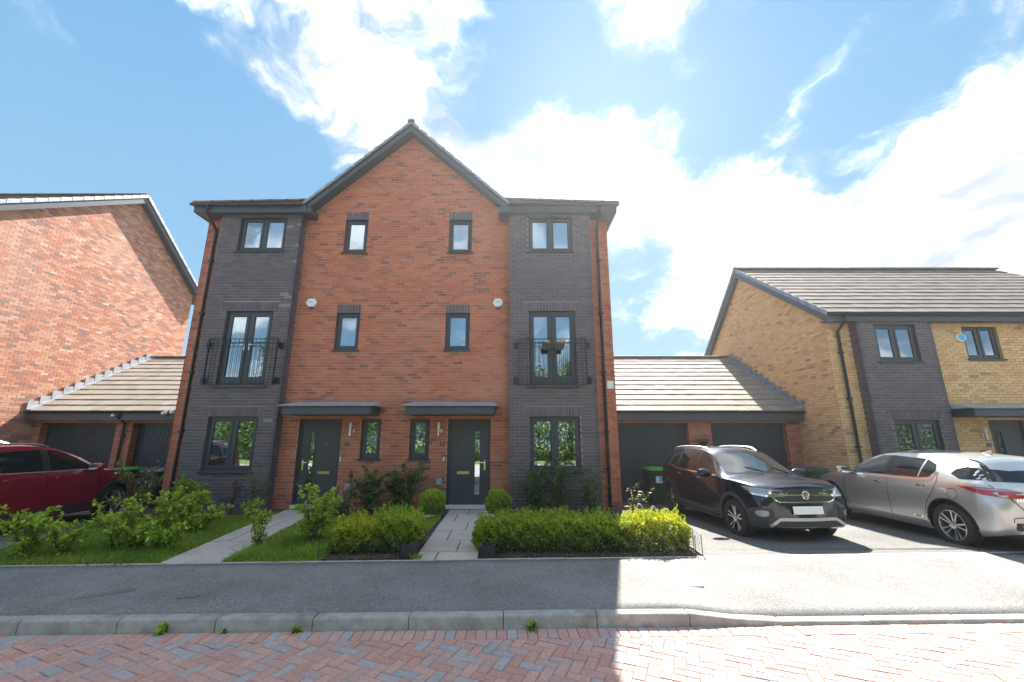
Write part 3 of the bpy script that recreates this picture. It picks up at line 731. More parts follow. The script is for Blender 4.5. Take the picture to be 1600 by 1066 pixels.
def alarm(house, x, z, yw, n=6, r=.13, top='white_plastic', low='alarm_blue', rot=0):
    pts = [(x+r*1.12*math.cos(2*math.pi*i/n+rot), z+r*math.sin(2*math.pi*i/n+rot)) for i in range(n)]
    inn = [(x+(a-x)*.86, z+(b-z)*.86) for a,b in pts]
    o = MB().rings([[(a,yw-.009,b) for a,b in pts],[(a,yw-.05,b) for a,b in pts],[(a,yw-.07,b) for a,b in inn]]).build('alarm_box', M[top], house)
    return o
simple('alarm_blue', (.02,.10,.16), .4); simple('alarm_cyan', (.05,.52,.66), .4)

def downpipe(house, pts, r=.036, clips=()):
    o = MB().tube(pts, r, 10).build('downpipe', M['gutter_black'], house, smooth=True)
    for (x, y, z) in clips: MB().box(x-.06,x+.06,y-.044,y+.05,z-.022,z+.022).build('pipe_clip', M['gutter_black'], o)
    return o
def gutter(house, x0, x1, y, z, r=.058):
    prof = [(y+r*math.cos(t), z+r*math.sin(t)) for t in [math.pi+math.pi*k/8 for k in range(9)]]
    inn = [(y+(r-.006)*math.cos(t), z+.0005+(r-.006)*math.sin(t)) for t in [2*math.pi-math.pi*k/8 for k in range(9)]]
    return MB().prism(prof+inn, 'x', x0, x1).build('gutter', M['gutter_black'], house)

# ------------------------------------------------------------------ roofs laid tile by tile
def tile_roof(parent, name, E, U, S, w_lo, w_hi, length, mat, gauge=.39, tw=.333, n_own=0, seed=1, under='black_plastic', clip=None):
    """E: eave start point, U: along the eave, S: unit up-slope. Tiles run from u=0..w. w_lo/w_hi: widths (u0,u1) at eave/top"""
    rng = random.Random(seed); Nn = U.cross(S).normalized()
    if Nn.z < 0: Nn = -Nn
    th = .022; rows = int(round(length/gauge)); gauge = length/rows
    def span(t): return (w_lo[0]+(w_hi[0]-w_lo[0])*t, w_lo[1]+(w_hi[1]-w_lo[1])*t)
    # underlay
    def P(u, s_, n): return E+U*u+S*s_+Nn*n
    a0, a1 = span(0); b0, b1 = span(1)
    m = MB(); vs = [P(a0,0,-.03),P(a1,0,-.03),P(b1,length,-.03),P(b0,length,-.03),P(a0,0,-.07),P(a1,0,-.07),P(b1,length,-.07),P(b0,length,-.07)]
    m.add(vs, [(0,1,2,3),(7,6,5,4),(0,4,5,1),(1,5,6,2),(2,6,7,3),(3,7,4,0)])
    deck = m.build(name, M[under], parent)
    items = []
    for j in range(rows):
        t0 = (j+.02)/rows; u0, u1 = span(min(1, (j+.5)/rows)); off = (tw/2 if j % 2 else 0)
        u = math.floor((u0-off)/tw)*tw+off
        while u < u1:
            a, b = max(u, u0), min(u+tw, u1)
            if b-a > .03: items.append((j, a+.0015, b-.0015, rng.random(), rng.uniform(-.0025,.0025), rng.uniform(-.002,.002)))
            u += tw
    # tile: front edge raised on the course below
    def corners(j, a, b, dz, sk):
        s0, s1 = j*gauge-.012+sk, min((j+1)*gauge+.06, length)
        lo, hi = .030+dz, .004+dz*.3
        return [P(a,s0,lo-th),P(b,s0,lo-th),P(b,s1,hi-th),P(a,s1,hi-th),P(a,s0,lo),P(b,s0,lo),P(b,s1,hi),P(a,s1,hi)]
    FQ = [(4,5,6,7),(0,4,7,3),(5,1,2,6),(0,1,5,4),(3,2,1,0)]
    full = [i for i, it in enumerate(items) if abs(it[2]-it[1]-tw+.003) < 1e-4 and it[0] < rows-1]
    full.sort(key=lambda i: (P((items[i][1]+items[i][2])/2, items[i][0]*gauge, 0)-CAM).length if in_view(P(items[i][1], items[i][0]*gauge, 0)) else 1e9)
    own = set(full[:n_own]); protos = {}
    for i in own:
        j, a, b, rn, dz, sk = items[i]; q = min(11, int(rn*12))
        if q not in protos:
            s0, s1 = -.012, gauge+.06; w = tw-.003
            V = [(0,s0,.03-th),(w,s0,.03-th),(w,s1,.004-th),(0,s1,.004-th),(0,s0,.03),(w,s0,.03),(w,s1,.004),(0,s1,.004)]
            protos[q] = mesh_arrays('roof_tile', V, FQ, M[mat], np.full(5, (q+.5)/12))
        o = bpy.data.objects.new('roof_tile', protos[q]); p = P(a, j*gauge+sk, dz)
        mw = Matrix(((U.x,S.x,Nn.x,p.x),(U.y,S.y,Nn.y,p.y),(U.z,S.z,Nn.z,p.z),(0,0,0,1)))
        link(o, deck); o.matrix_basis = mw
    VV = []; FF = []; RR = []
    for i, (j, a, b, rn, dz, sk) in enumerate(items):
        if i in own: continue
        FF += [tuple(k+len(VV) for k in f) for f in FQ]; VV += [tuple(p) for p in corners(j,a,b,dz,sk)]; RR += [rn]*5
    if VV: tag(link(bpy.data.objects.new('tile_courses', mesh_arrays('tile_courses', VV, FF, M[mat], RR)), deck), kind='stuff')
    return deck
def ridge_tiles(parent, a, b, mat='roof_tile', r=.10, step=.42):
    a, b = Vector(a), Vector(b); n = max(1, round((b-a).length/step)); d = (b-a)/n; u = d.normalized()
    side = u.cross(Vector((0,0,1))).normalized(); up = side.cross(u)
    for i in range(n):
        p0, p1 = a+d*i, a+d*(i+1)-u*.006; rr = []
        for (p, rr_) in ((p0, r+.006), (p0+u*.05, r+.004), (p1, r)):
            ring = [p+side*rr_*math.cos(t)+up*(rr_*.8*math.sin(t)-.03) for t in [math.pi*k/8 for k in range(9)]]
            rr.append(ring)
        m = MB().rings(rr, cap=True); me = m.mesh('ridge_tile', M[mat], True)
        at = me.attributes.new('rnd', 'FLOAT', 'FACE'); at.data.foreach_set('value', [.2+.6*((i*7) % 10)/10]*len(me.polygons))
        link(bpy.data.objects.new('ridge_tile', me), parent)
# ================================================================== the pair of three-storey houses
HX0, HX1, HY, BY, HB = -8.60, 2.67, 10.60, 10.32, 19.0
house = thing('semi_detached_house', (-2.965,10.6,0), 'tall red brick pair of houses with dark brick bays and a central gable', 'house')
XC = (HX0+HX1)/2+.02; GW = 10.40; GK = .92
bayL, bayR = (-8.05,-5.83), (-.06,2.14)
op_front = [(-5.39,-4.31,-.03,2.14), (-1.62,-.54,-.03,2.14), (-4.72,-4.08,6.64,7.70), (-1.78,-1.13,6.64,7.70), (-4.72,-4.08,3.86,4.93), (-1.78,-1.13,3.86,4.93), (-3.81,-3.31,1.10,2.14), (-2.58,-2.08,1.10,2.14)]
lint_front = [(a,b,d,d+BL_+.006) for a,b,c,d in op_front[2:6]]
op_bL = [(-7.50,-6.22,6.56,7.62), (-7.49,-6.26,2.93,4.90), (-7.52,-6.28,.82,2.17)]
op_bR = [(.45,1.65,6.54,7.62), (.43,1.65,2.93,4.90), (.43,1.68,.82,2.17)]
ZT = 7.68
O_f = Vector((0,HY,0)); O_b = Vector((0,BY,0))
hw = XC-bayL[1]
ZW = 7.74; gtop = [(XC-(GW-ZW)/GK,ZW),(XC+(GW-ZW)/GK,ZW),(XC,GW)]
w_red = wall_back('red_brick_wall', M['mortar_warm'], house, O_f, XU, FN, HX0, HX1, -.4, ZW, op_front+[(bayL[0]+.12,bayL[1]-.12,-.3,ZT-.05),(bayR[0]+.12,bayR[1]-.12,-.3,ZT-.05)], top=gtop)
w_dark = wall_back('dark_brick_bay', M['mortar_grey'], house, O_b, XU, FN, bayL[0], bayL[1], -.4, ZT, op_bL)
w_dark2 = wall_back('dark_brick_bay', M['mortar_grey'], house, O_b, XU, FN, bayR[0], bayR[1], -.4, ZT, op_bR)
br = Bricks(1)
def front_spans(z):
    ops = op_front+lint_front+[(bayL[0],bayL[1],-9,9),(bayR[0],bayR[1],-9,9)]
    if z < ZT: return spans_of(HX0, HX1, ops)(z)
    h = (GW-z)/GK-.01
    return spans_of(XC-h, XC+h, op_front+lint_front)(z) if h > .1 else []
br.lay(O_f, XU, FN, front_spans, -.39, GW, 'red')
for a,b,c,d in lint_front: br.soldier(O_f, XU, FN, a, b, c+.004, 'dark3')
def stain(lo, hi):
    zs = (7.35, 6.75, 6.3, 5.35, 5.1, 2.0, 1.75, 1.35, 1.15)
    def f(u, z, r):
        if lo < u < hi and any(abs(z-q) < .13 for q in zs) and r > .84: return .99
        return r*.97
    return f
for (rng_, ops, kind) in ((bayL, op_bL, 'dark'), (bayR, op_bR, 'dark2')):
    sol = [(a-.11,b+.11,d+.004,d+BL_+.012) for a,b,c,d in ops[1:]]
    br.lay(O_b, XU, FN, spans_of(rng_[0], rng_[1], ops+sol), -.39, ZT, kind, phase=rng_[0]+.02, rfun=stain(-6.25,-5.8) if rng_ is bayL else (lambda u,z,r: r*.97))
    for a,b,c,d in sol: br.soldier(O_b, XU, FN, a, b, c+.003, kind)
    for (xx, N_, U_, y0) in ((rng_[1], Vector((1,0,0)), Vector((0,1,0)), BY), (rng_[0], Vector((-1,0,0)), Vector((0,-1,0)), HY)):
        par = w_dark if kind == 'dark' else w_dark2
        wall_back('bay_return', M['mortar_grey'], house, Vector((xx,y0,0))-N_*.001, U_, N_, 0, HY-BY, -.4, ZT, [], t=.09)
        br.lay(Vector((xx,y0,0)), U_, N_, spans_of(0, HY-BY, []), -.39, ZT, kind, phase=.02, rfun=lambda u,z,r: r*.97)
sideL = wall_back('side_wall', M['mortar_warm'], house, Vector((HX0,HB,0)), Vector((0,-1,0)), Vector((-1,0,0)), 0, HB-HY, -.4, ZT, [])
sideR = wall_back('side_wall', M['mortar_warm'], house, Vector((HX1,HY,0)), Vector((0,1,0)), Vector((1,0,0)), 0, HB-HY, -.4, ZT, [])
br.lay(Vector((HX0,HB,0)), Vector((0,-1,0)), Vector((-1,0,0)), spans_of(0, HB-HY, []), -.39, ZT, 'red')
br.lay(Vector((HX1,HY,0)), Vector((0,1,0)), Vector((1,0,0)), spans_of(0, HB-HY, []), -.39, ZT, 'red')
bx('rear_wall', M['mortar_warm'], house, HX0+.01, HX1-.01, HB-.12, HB-.01, -.4, ZT)
br.build(house, {'red': 'red_brick', 'dark': 'dark_brick', 'dark2': 'dark_brick', 'dark3': 'dark_brick'}, {'red': w_red, 'dark': w_dark, 'dark2': w_dark2, 'dark3': w_red}, 300, zmin=1.25)
m = MB(); m.box(HX0+.2,HX1-.2,HY+3.2,HY+3.3,-.3,ZT); 
for z in (-.2,2.55,5.25,7.70): m.box(HX0+.13,HX1-.13,HY+.13,HB-.13,z,z+.15)
m.box(XC-.1,XC+.1,HY+.13,HY+3.19,-.04,7.6)
m.build('room_lining', M['interior'], house)
# openings filled
for i, (a,b,c,d) in enumerate(op_front[2:]): window(house, a, b, c+.05, d, HY, 1, blind='card' if i == 5 else None)
front_door(house, -5.39, -4.31, .0, 2.14, HY, True); front_door(house, -1.62, -.54, .0, 2.14, HY, False)
window(house, *op_bL[0][:2], op_bL[0][2]+.05, op_bL[0][3], BY, 2, blind='curtain'); window(house, *op_bR[0][:2], op_bR[0][2]+.05, op_bR[0][3], BY, 2, blind='white')
window(house, *op_bL[1], BY, 2, name='french_window', door=True, blind='curtain'); window(house, *op_bR[1], BY, 2, name='french_window', door=True)
window(house, *op_bL[2][:2], op_bL[2][2]+.05, op_bL[2][3], BY, 2); window(house, *op_bR[2][:2], op_bR[2][2]+.05, op_bR[2][3], BY, 2, blind='roman')
canopy(house, -5.47, -3.40, HY, 2.19); canopy(house, -2.53, -.46, HY, 2.19)
wall_lamp(house, -4.06, 1.86, HY, 1); wall_lamp(house, -1.84, 1.86, HY, 1)
plaque(house, -4.13, 1.50, HY, '17'); plaque(house, -1.75, 1.50, HY, '19')
for x in (-4.27, -1.70): MB().cbox(x-.018,x+.018,HY-.03,HY-.009,1.08,1.19,.004).build('doorbell', M['white_plastic'], house)
for x, t in ((-5.42,.3),(-.38,.1)):
    o = alarm(house, x, 5.2, HY, 6, .135); MB().prism([(x-.06,5.07),(x+.06,5.07),(x+.045,5.03),(x-.045,5.03)],'y',HY-.062,HY-.012).build('strobe', M['alarm_blue'], o)
    MB().box(x-.09,x+.09,HY-.0715,HY-.0703,5.19,5.20).box(x-.05,x+.05,HY-.0715,HY-.0703,5.215,5.235).build('lettering', M['lead_light'], o)
MB().cbox(2.44,2.62,HY-.06,HY-.009,2.88,3.08,.012).build('junction_box', M['white_plastic'], house)
for (x0, x1) in ((-7.74,-5.98),(.16,1.90)):                    # juliet balconies
    y = 10.21; z0, z1 = 2.93, 4.12
    o = MB().box(x0,x1,y-.025,y+.025,z1-.012,z1).build('balcony', M['iron'], house)
    bx('bottom_rail', M['iron'], o, x0, x1, y-.02, y+.02, z0, z0+.014); bx('middle_rail', M['iron'], o, x0+.003, x1-.003, y-.012, y+.012, z1-.13, z1-.118)
    n = 16
    for k in range(n+1):
        x = x0+.012+(x1-x0-.024)*k/n
        if k in (0, n): bx('end_post', M['iron'], o, x-.012, x+.012, y-.024, y+.024, z0+.0145, z1-.0125)
        else: MB().tube([(x,y,z0+.0145),(x,y,z1-.0125)], .0065, 6).build('baluster', M['iron'], o)
    for x in (x0-.02, x1+.02):
        for z in (z0+.12, z1-.16):
            s = 1 if x > (x0+x1)/2 else -1
            MB().box(min(x,x+.10*s),max(x,x+.10*s),BY-.018,BY-.008,z-.09,z+.09).box(x-.006,x+.006,y-.02,BY-.018,z-.08,z+.08).build('bracket', M['iron'], o)
            for dz in (-.06,.06): MB().lathe([(0,BY-.032),(.014,BY-.032),(.014,BY-.018),(0,BY-.018)],8,'y',(x+.06*s,0,z+dz)).build('bolt', M['iron'], o)
# roof of the pair
KM = math.tan(R(33.5)); cM, sM = math.cos(R(33.5)), math.sin(R(33.5)); EZ, EY = 7.87, 10.11; EX0, EX1 = -8.74, 2.89
run = 4.5; LM = run/cM; vl = XC-2.85; vr = XC+2.85
tile_roof(house, 'roof_slope', Vector((EX0,EY,EZ)), XU, Vector((0,cM,sM)), (0, vl-EX0), (run, vl-EX0+2.85), LM, 'roof_tile_grey', seed=2, n_own=24)
tile_roof(house, 'roof_slope', Vector((vr,EY,EZ)), XU, Vector((0,cM,sM)), (0, EX1-vr), (-2.85, EX1-vr-run), LM, 'roof_tile_grey', seed=3, n_own=24)
DB = HB+.3-EY
tile_roof(house, 'roof_slope', Vector((EX1,EY,EZ)), Vector((0,1,0)), Vector((-cM,0,sM)), (0,DB), (run,DB-run), LM, 'roof_tile_grey', seed=4)
tile_roof(house, 'roof_slope', Vector((EX0,EY+DB,EZ)), Vector((0,-1,0)), Vector((cM,0,sM)), (0,DB), (run,DB-run), LM, 'roof_tile_grey', seed=5)
tile_roof(house, 'roof_slope', Vector((EX1,EY+DB,EZ)), Vector((-1,0,0)), Vector((0,-cM,sM)), (0,EX1-EX0), (run,EX1-EX0-run), LM, 'roof_tile_grey', seed=6)
tg = math.atan(GK); GR, GV, RT = 2.86, 10.27, 10.64; LG = GR/math.cos(tg)
for sgn in (-1, 1):
    S = Vector((-sgn*math.cos(tg),0,math.sin(tg))); E = Vector((XC+sgn*GR, GV if sgn > 0 else 14.4, RT-GR*GK))
    tile_roof(house, 'gable_slope', E, Vector((0,sgn,0)), S, (0,14.4-GV), (0,14.4-GV), LG, 'roof_tile_grey', seed=7)
    # bargeboard, rake soffit and verge caps
    def off(t, h): return (XC+sgn*GR*(1-t), RT-GR*GK*(1-t)-h)        # point at fraction t up the rake, h below the tile line
    P = [off(-.02,.055), off(1,.055), off(1,.255), off(.03,.255), (XC+sgn*(GR-.085),7.74), (XC+sgn*(GR+.055),7.74)]
    MB().prism(P, 'y', 10.285, 10.310).build('bargeboard', M['fascia_anthracite'], house)
    Q = [off(.03,.222), off(1,.222), off(1,.244), off(.03,.244)]
    MB().prism(Q, 'y', 10.312, 10.59).build('rake_soffit', M['fascia_anthracite'], house)
    n = 11
    for i in range(n):
        a, b = off(i/n,-.03), off((i+1)/n-.004,-.03); c, d = off((i+1)/n-.004,.053), off(i/n,.053)
        MB().prism([(a[0],a[1]+.022),(b[0],b[1]),c,d], 'y', 10.235, 10.283).build('verge_cap', M['lead'], house)
ridge_tiles(house, (XC,10.22,RT+.03), (XC,14.3,RT+.03), 'roof_tile_grey', .10)
for (a, b) in (((EX0,EY),(EX0+run,EY+run)), ((EX1,EY),(EX1-run,EY+run))): ridge_tiles(house, (*a,EZ+.05), (*b,EZ+run*KM+.05), 'roof_tile_grey', .11)
for (x0, x1, gy) in ((EX0+.03, vl+.16, 0), (vr-.16, EX1-.03, 0)):
    bx('fascia', M['fascia_anthracite'], house, x0, x1, EY+.02, EY+.045, 7.655, 7.86)
    bx('soffit', M['fascia_anthracite'], house, x0+.002, x1-.002, EY+.046, HY-.01, 7.672, 7.69)
    gx0, gx1 = (x0-.05, vl-.04) if x0 < -5 else (vr+.04, x1+.05)
    gutter(house, gx0, gx1, EY-.045, 7.87)
for x0, x1 in ((EX0+.03,EX0+.055),(EX1-.055,EX1-.03)):
    bx('fascia', M['fascia_anthracite'], house, x0, x1, EY+.0455, HB+.28, 7.655, 7.86)
    bx('soffit', M['fascia_anthracite'], house, min(x0,HX0)if x0<0 else HX1, HX0 if x0<0 else x1, HY, HB, 7.675, 7.689)
for (xk, s) in ((vl+.16, 1), (vr-.16, -1)):                            # boxed foot of the gable overhang
    a, b = sorted((xk-.02*s, xk+.12*s)); bx('eave_box', M['fascia_anthracite'], house, a, b, 10.158, 10.585, 7.657, 7.82)
for x, s in ((-8.31, 1), (2.38, -1)):
    downpipe(house, [(x,EY-.05,7.83),(x,EY-.05,7.68),(x,10.30,7.50),(x,10.53,7.32),(x,10.53,7.1),(x,10.53,-.3)], .036, [(x,10.535,z) for z in (6.4,4.9,3.3,1.8)])
MB().box(-2.3,-2.1,HY-.03,HY-.009,.42,.52).build('air_vent', M['lead'], house)

# ================================================================== garages
def garage(x0, x1, doors, yf, label, name_seed, abut):
    g = thing('garage_block', ((x0+x1)/2, yf, -.23), label, 'garage')
    ops = [(a,b,-.32,2.09) for a,b in doors]
    w = wall_back('brick_wall', M['mortar_warm'], g, Vector((0,yf,0)), XU, FN, x0, x1, -.5, 2.19, ops, t=.22)
    b_ = Bricks(name_seed); b_.lay(Vector((0,yf,0)), XU, FN, spans_of(x0, x1, ops), -.47, 2.19, 'red')
    for a, b in doors:
        for (xx, N_, U_, y0) in ((a, Vector((1,0,0)), Vector((0,1,0)), yf), (b, Vector((-1,0,0)), Vector((0,-1,0)), yf+.215)):
            b_.lay(Vector((xx,y0,0)), U_, N_, spans_of(0, .215, []), -.47, 2.09, 'red', phase=.01)
    b_.build(g, {'red': 'red_brick'}, {'red': w}, 220, zmin=.5)
    for a, b in doors:
        yd = yf+.23; n = int((b-a-.1)/.083); p = (b-a-.1)/n
        prof = []
        for k in range(n):
            q = a+.05+p*k; prof += [(q,yd+.014),(q+p*.12,yd),(q+p*.80,yd),(q+p*.92,yd+.014)]
        prof += [(b-.05,yd+.014)]
        m = MB(); k = len(prof); m.add([(u,v,-.26) for u,v in prof]+[(u,v,2.02) for u,v in prof], [(i,i+1,i+1+k,i+k) for i in range(k-1)])
        m.box(a+.05,b-.05,yd+.02,yd+.05,-.26,2.02)
        o = m.build('garage_door', M['garage_steel'], g)
        f = MB(); f.box(a,a+.05,yd-.02,yd+.05,-.3,2.09); f.box(b-.05,b,yd-.02,yd+.05,-.3,2.09); f.box(a+.05,b-.05,yd-.019,yd+.05,2.02,2.09); f.build('door_frame', M['garage_steel'], o)
        bx('lintel_plate', M['garage_steel'], o, a+.002, b-.002, yf+.006, yd-.021, 2.082, 2.089)
        bx('handle', M['black_plastic'], o, (a+b)/2-.05, (a+b)/2+.05, yd-.03, yd-.001, .72, .76)
    k = .60; an = math.atan(k); ey, ez = yf-.35, 2.44; run = 4.04
    tile_roof(g, 'roof_slope', Vector((x0+.015,ey,ez)), XU, Vector((0,math.cos(an),math.sin(an))), (0,x1-x0-.03), (0,x1-x0-.03), run/math.cos(an), 'roof_tile', n_own=290, seed=name_seed)
    bx('rear_roof', M['roof_tile_grey'], g, x0+.02, x1-.02, ey+run+.02, ey+run+.2, 4.4, ez+k*run-.1)
    MB().prism([(ey+run+.02,ez+run*k-.06),(ey+2*run,ez-.06),(ey+2*run,ez-.2),(ey+run+.02,ez+run*k-.3)], 'x', x0+.02, x1-.02).build('rear_slope', M['roof_tile_grey'], g)
    bx('rear_wall', M['mortar_warm'], g, x0+.05, x1-.05, ey+2*run-.6, ey+2*run-.5, -.5, 2.5)
    ridge_tiles(g, (x0+.02,ey+run,ez+k*run+.03), (x1-.02,ey+run,ez+k*run+.03), 'roof_tile_grey', .11)
    bx('fascia', M['fascia_anthracite'], g, x0+.01, x1-.01, yf-.30, yf-.275, 2.165, 2.415); bx('soffit', M['fascia_anthracite'], g, x0+.012, x1-.012, yf-.274, yf-.012, 2.192, 2.21)
    gutter(g, x0+.01, x1-.01, yf-.36, 2.425, .05)
    # lead flashing where the roof meets the taller house
    xs, s = abut; n = 13
    for i in range(n):
        t0, t1 = i/n, (i+1)/n-.006
        a = (ey+run*t0, ez+k*run*t0+.045); b = (ey+run*t1, ez+k*run*t1+.045)
        MB().prism([(a[0],a[1]-.02),(b[0],b[1]-.02),(b[0],b[1]+.11),(a[0],b[1]+.11)], 'x', xs, xs+s*.022).build('step_flashing', M['lead_light' if s > 0 else 'lead'], g)
        MB().prism([(a[0],a[1]-.02),(b[0],b[1]-.02),(b[0],b[1]+.01),(a[0],a[1]+.01)], 'x', xs+s*.023, xs+s*.17).build('apron_flashing', M['lead_light' if s > 0 else 'lead'], g)
    return g
LX, RX, GY = -15.10, 9.08, 13.20
gl = garage(LX+.02, HX0-.02, [(-14.87,-12.47),(-11.97,-9.57)], GY, 'red brick garage block left of the tall pair, behind the red car', 21, (LX+.025, 1))
gr = garage(HX1+.02, RX-.02, [(3.16,5.56),(6.27,8.66)], GY, 'red brick garage block right of the tall pair with two grey ribbed doors', 22, (RX-.025, -1))
downpipe(gl, [(-12.17,GY-.36,2.38),(-12.17,GY-.36,2.26),(-12.17,GY-.08,2.08),(-12.17,GY-.08,-.4)], .034, [(-12.17,GY-.07,z) for z in (1.7,.6)])
o = MB().tube([(-10.80,GY-.36,2.37),(-10.62,GY-.42,2.40)], .055, 12).build('security_camera', M['white_plastic'], gl)
MB().tube([(-10.55,GY-.36,2.40),(-10.40,GY-.42,2.42)], .055, 12).build('security_light', M['white_plastic'], gl)
MB().tube([(-10.62,GY-.395,2.39),(-10.55,GY-.36,2.40)], .035, 10).build('joint', M['black_plastic'], o)
MB().lathe([(0,GY-.37),(.04,GY-.37),(.05,GY-.33),(.05,GY-.305),(0,GY-.305)], 12, 'y', (-12.34,0,2.31)).build('dome_sensor', M['white_plastic'], gl)

# ================================================================== house on the left
def rake_boards(h, xw, s, ridge, kf, kr, yf, yr, mat_cap):
    """bargeboards, soffits and verge caps on a gable whose wall is at x=xw; s=+1 overhang towards +X. ridge=(y,z) of the tile top"""
    ry, rz = ridge; ov = .27 if s > 0 else .17
    for (k, ye, d) in ((kf, yf, -1), (kr, yr, 1)):
        ln = abs(ye-ry)
        def off(t, hh): return (ry+d*ln*(1-t), rz-k*ln*(1-t)-hh)
        xo = xw+s*ov
        MB().prism([off(-.01,.10),off(1,.10),off(1,.34),off(-.01,.34)], 'x', xo-s*.025, xo).build('bargeboard', M['fascia_anthracite'], h)
        MB().prism([off(0,.29),off(1,.29),off(1,.315),off(0,.315)], 'x', xw+s*.012, xo-s*.026).build('rake_soffit', M['fascia_anthracite'], h)
        n = round(ln*math.sqrt(1+k*k)/.39)
        for i in range(n):
            a, b, c, e = off(i/n,-.03), off((i+1)/n-.004,-.03), off((i+1)/n-.004,.098), off(i/n,.098)
            MB().prism([(a[0],a[1]+.025),b,c,e], 'x', xo-s*.01, xo+s*.045).build('verge_cap', M[mat_cap], h)
lh = thing('detached_house', (-19,10.9,0), 'tall red brick house at the left edge with a sunlit side gable', 'house')
RYl, RZl, kf, kr, FYl, BYl = 14.95, 11.22, .67, .81, 10.9, 18.4
wz = RZl-.22
def lspan(z):
    a = 0 if z < wz-(RYl-FYl)*kf else RYl-(wz-z)/kf-FYl
    b = BYl-FYl if z < wz-(BYl-RYl)*kr else RYl+(wz-z)/kr-FYl
    return [(a+.003, b-.003)] if b-a > .15 else []
zl = 7.9
wl = wall_back('side_gable', M['mortar_warm'], lh, Vector((LX,FYl,0)), Vector((0,1,0)), Vector((1,0,0)), 0, BYl-FYl, -.5, zl, [], t=.2,
               top=[(0,zl),(BYl-FYl,zl),(BYl-FYl,wz-(BYl-RYl)*kr),(RYl-FYl,wz),(0,wz-(RYl-FYl)*kf)])
bl = Bricks(31); bl.lay(Vector((LX,FYl,0)), Vector((0,1,0)), Vector((1,0,0)), lspan, -.47, wz, 'red')
fl = wall_back('front_wall', M['mortar_warm'], lh, Vector((0,FYl,0)), XU, FN, -23, LX-.001, -.5, 8.2, [(-18.4,-17.2,3.6,4.9),(-18.4,-17.2,.9,2.2)])
bl.lay(Vector((0,FYl,0)), XU, FN, spans_of(-20, LX, [(-18.4,-17.2,3.6,4.9),(-18.4,-17.2,.9,2.2)]), -.47, 8.2, 'front')
bl.build(lh, {'red': 'red_brick_sunlit', 'front': 'red_brick_sunlit'}, {'red': wl, 'front': fl}, 300, zmin=2.0, hide=lambda p: p.y > 12.6 and p.z < 5.2)
window(lh, -18.4, -17.2, 3.6, 4.9, FYl, 2); window(lh, -18.4, -17.2, .9, 2.2, FYl, 2)
bx('rear_wall', M['mortar_warm'], lh, -23, LX-.21, BYl-.2, BYl, -.5, 8.1); bx('far_wall', M['mortar_warm'], lh, -23.2, -23, FYl, BYl, -.5, 8.1)
bx('room_lining', M['interior'], lh, -22.9, LX-.3, FYl+2.5, FYl+2.6, -.4, 7.9)
an = math.atan(kf); yfe = 10.45
tile_roof(lh, 'roof_slope', Vector((-23.5,yfe,RZl-.03-(RYl-yfe)*kf)), XU, Vector((0,math.cos(an),math.sin(an))), (0,23.5+LX+.27), (0,23.5+LX+.27), (RYl-yfe)/math.cos(an), 'roof_tile_grey', seed=32, n_own=24)
an = math.atan(kr); yre = 19.0
tile_roof(lh, 'roof_slope', Vector((LX+.27,yre,RZl-.03-(yre-RYl)*kr)), Vector((-1,0,0)), Vector((0,-math.cos(an),math.sin(an))), (0,8.6), (0,8.6), (yre-RYl)/math.cos(an), 'roof_tile_grey', seed=33)
ridge_tiles(lh, (LX+.29,RYl,RZl+.02), (-23.4,RYl,RZl+.02), 'roof_tile_grey', .12)
rake_boards(lh, LX, 1, (RYl,RZl), kf, kr, yfe, yre, 'lead_light')
for i in range(2): MB().box(LX+.001,LX+.16,11.08+.0*i,11.24,6.02+.10*i,6.11+.10*i).build('corbel_brick', M['mortar_warm'], lh)

# ================================================================== house on the right
rh = thing('buff_brick_house', (13.5,11.5,-.1), 'buff brick two-storey house on the right with a dark brick bay and grey canopy', 'house')
RYr, RZr, kf, kr, FYr, BYr, BRY = 15.35, 8.17, .72, .90, 11.5, 18.6, 11.25
wz = RZr-.22
def rspan(z):
    ya = FYr if z < wz-(RYr-FYr)*kf else RYr-(wz-z)/kf
    yb = BYr if z < wz-(BYr-RYr)*kr else RYr+(wz-z)/kr
    return [(BYr-yb+.003, BYr-ya-.003)] if yb-ya > .15 else []
wr = wall_back('side_gable', M['mortar_buff'], rh, Vector((RX,BYr,0)), Vector((0,-1,0)), Vector((-1,0,0)), 0, BYr-FYr, -.5, 4.8, [], t=.2,
               top=[(0,4.8),(BYr-FYr,4.8),(BYr-FYr,wz-(RYr-FYr)*kf),(BYr-RYr,wz),(0,wz-(BYr-RYr)*kr)])
bb = Bricks(41); bb.lay(Vector((RX,BYr,0)), Vector((0,-1,0)), Vector((-1,0,0)), rspan, -.47, wz, 'buff')
opr = [(13.02,14.03,3.79,4.80),(13.11,14.15,-.02,2.14),(16.0,17.2,3.7,4.8)]; opb = [(10.25,11.43,3.68,4.78),(10.28,11.52,.82,2.12)]; bay = (9.76,11.90)
fr = wall_back('front_wall', M['mortar_buff'], rh, Vector((0,FYr,0)), XU, FN, RX+.001, 19.2, -.5, 5.02, opr+[(bay[0]+.12,bay[1]-.12,-.4,4.95)])
bb.lay(Vector((0,FYr,0)), XU, FN, spans_of(RX, 19.2, opr+[(bay[0],bay[1],-9,9)]), -.47, 5.02, 'front')
db = wall_back('dark_brick_bay', M['mortar_grey'], rh, Vector((0,BRY,0)), XU, FN, bay[0], bay[1], -.5, 5.02, opb)
sol = [(a-.11,b+.11,d+.004,d+BL_+.012) for a,b,c,d in opb[1:]]
bb.lay(Vector((0,BRY,0)), XU, FN, spans_of(*bay, opb+sol), -.47, 5.02, 'dark', phase=bay[0]+.02, rfun=lambda u,z,r: r*.97)
for a,b,c,d in sol: bb.soldier(Vector((0,BRY,0)), XU, FN, a, b, c+.003, 'dark')
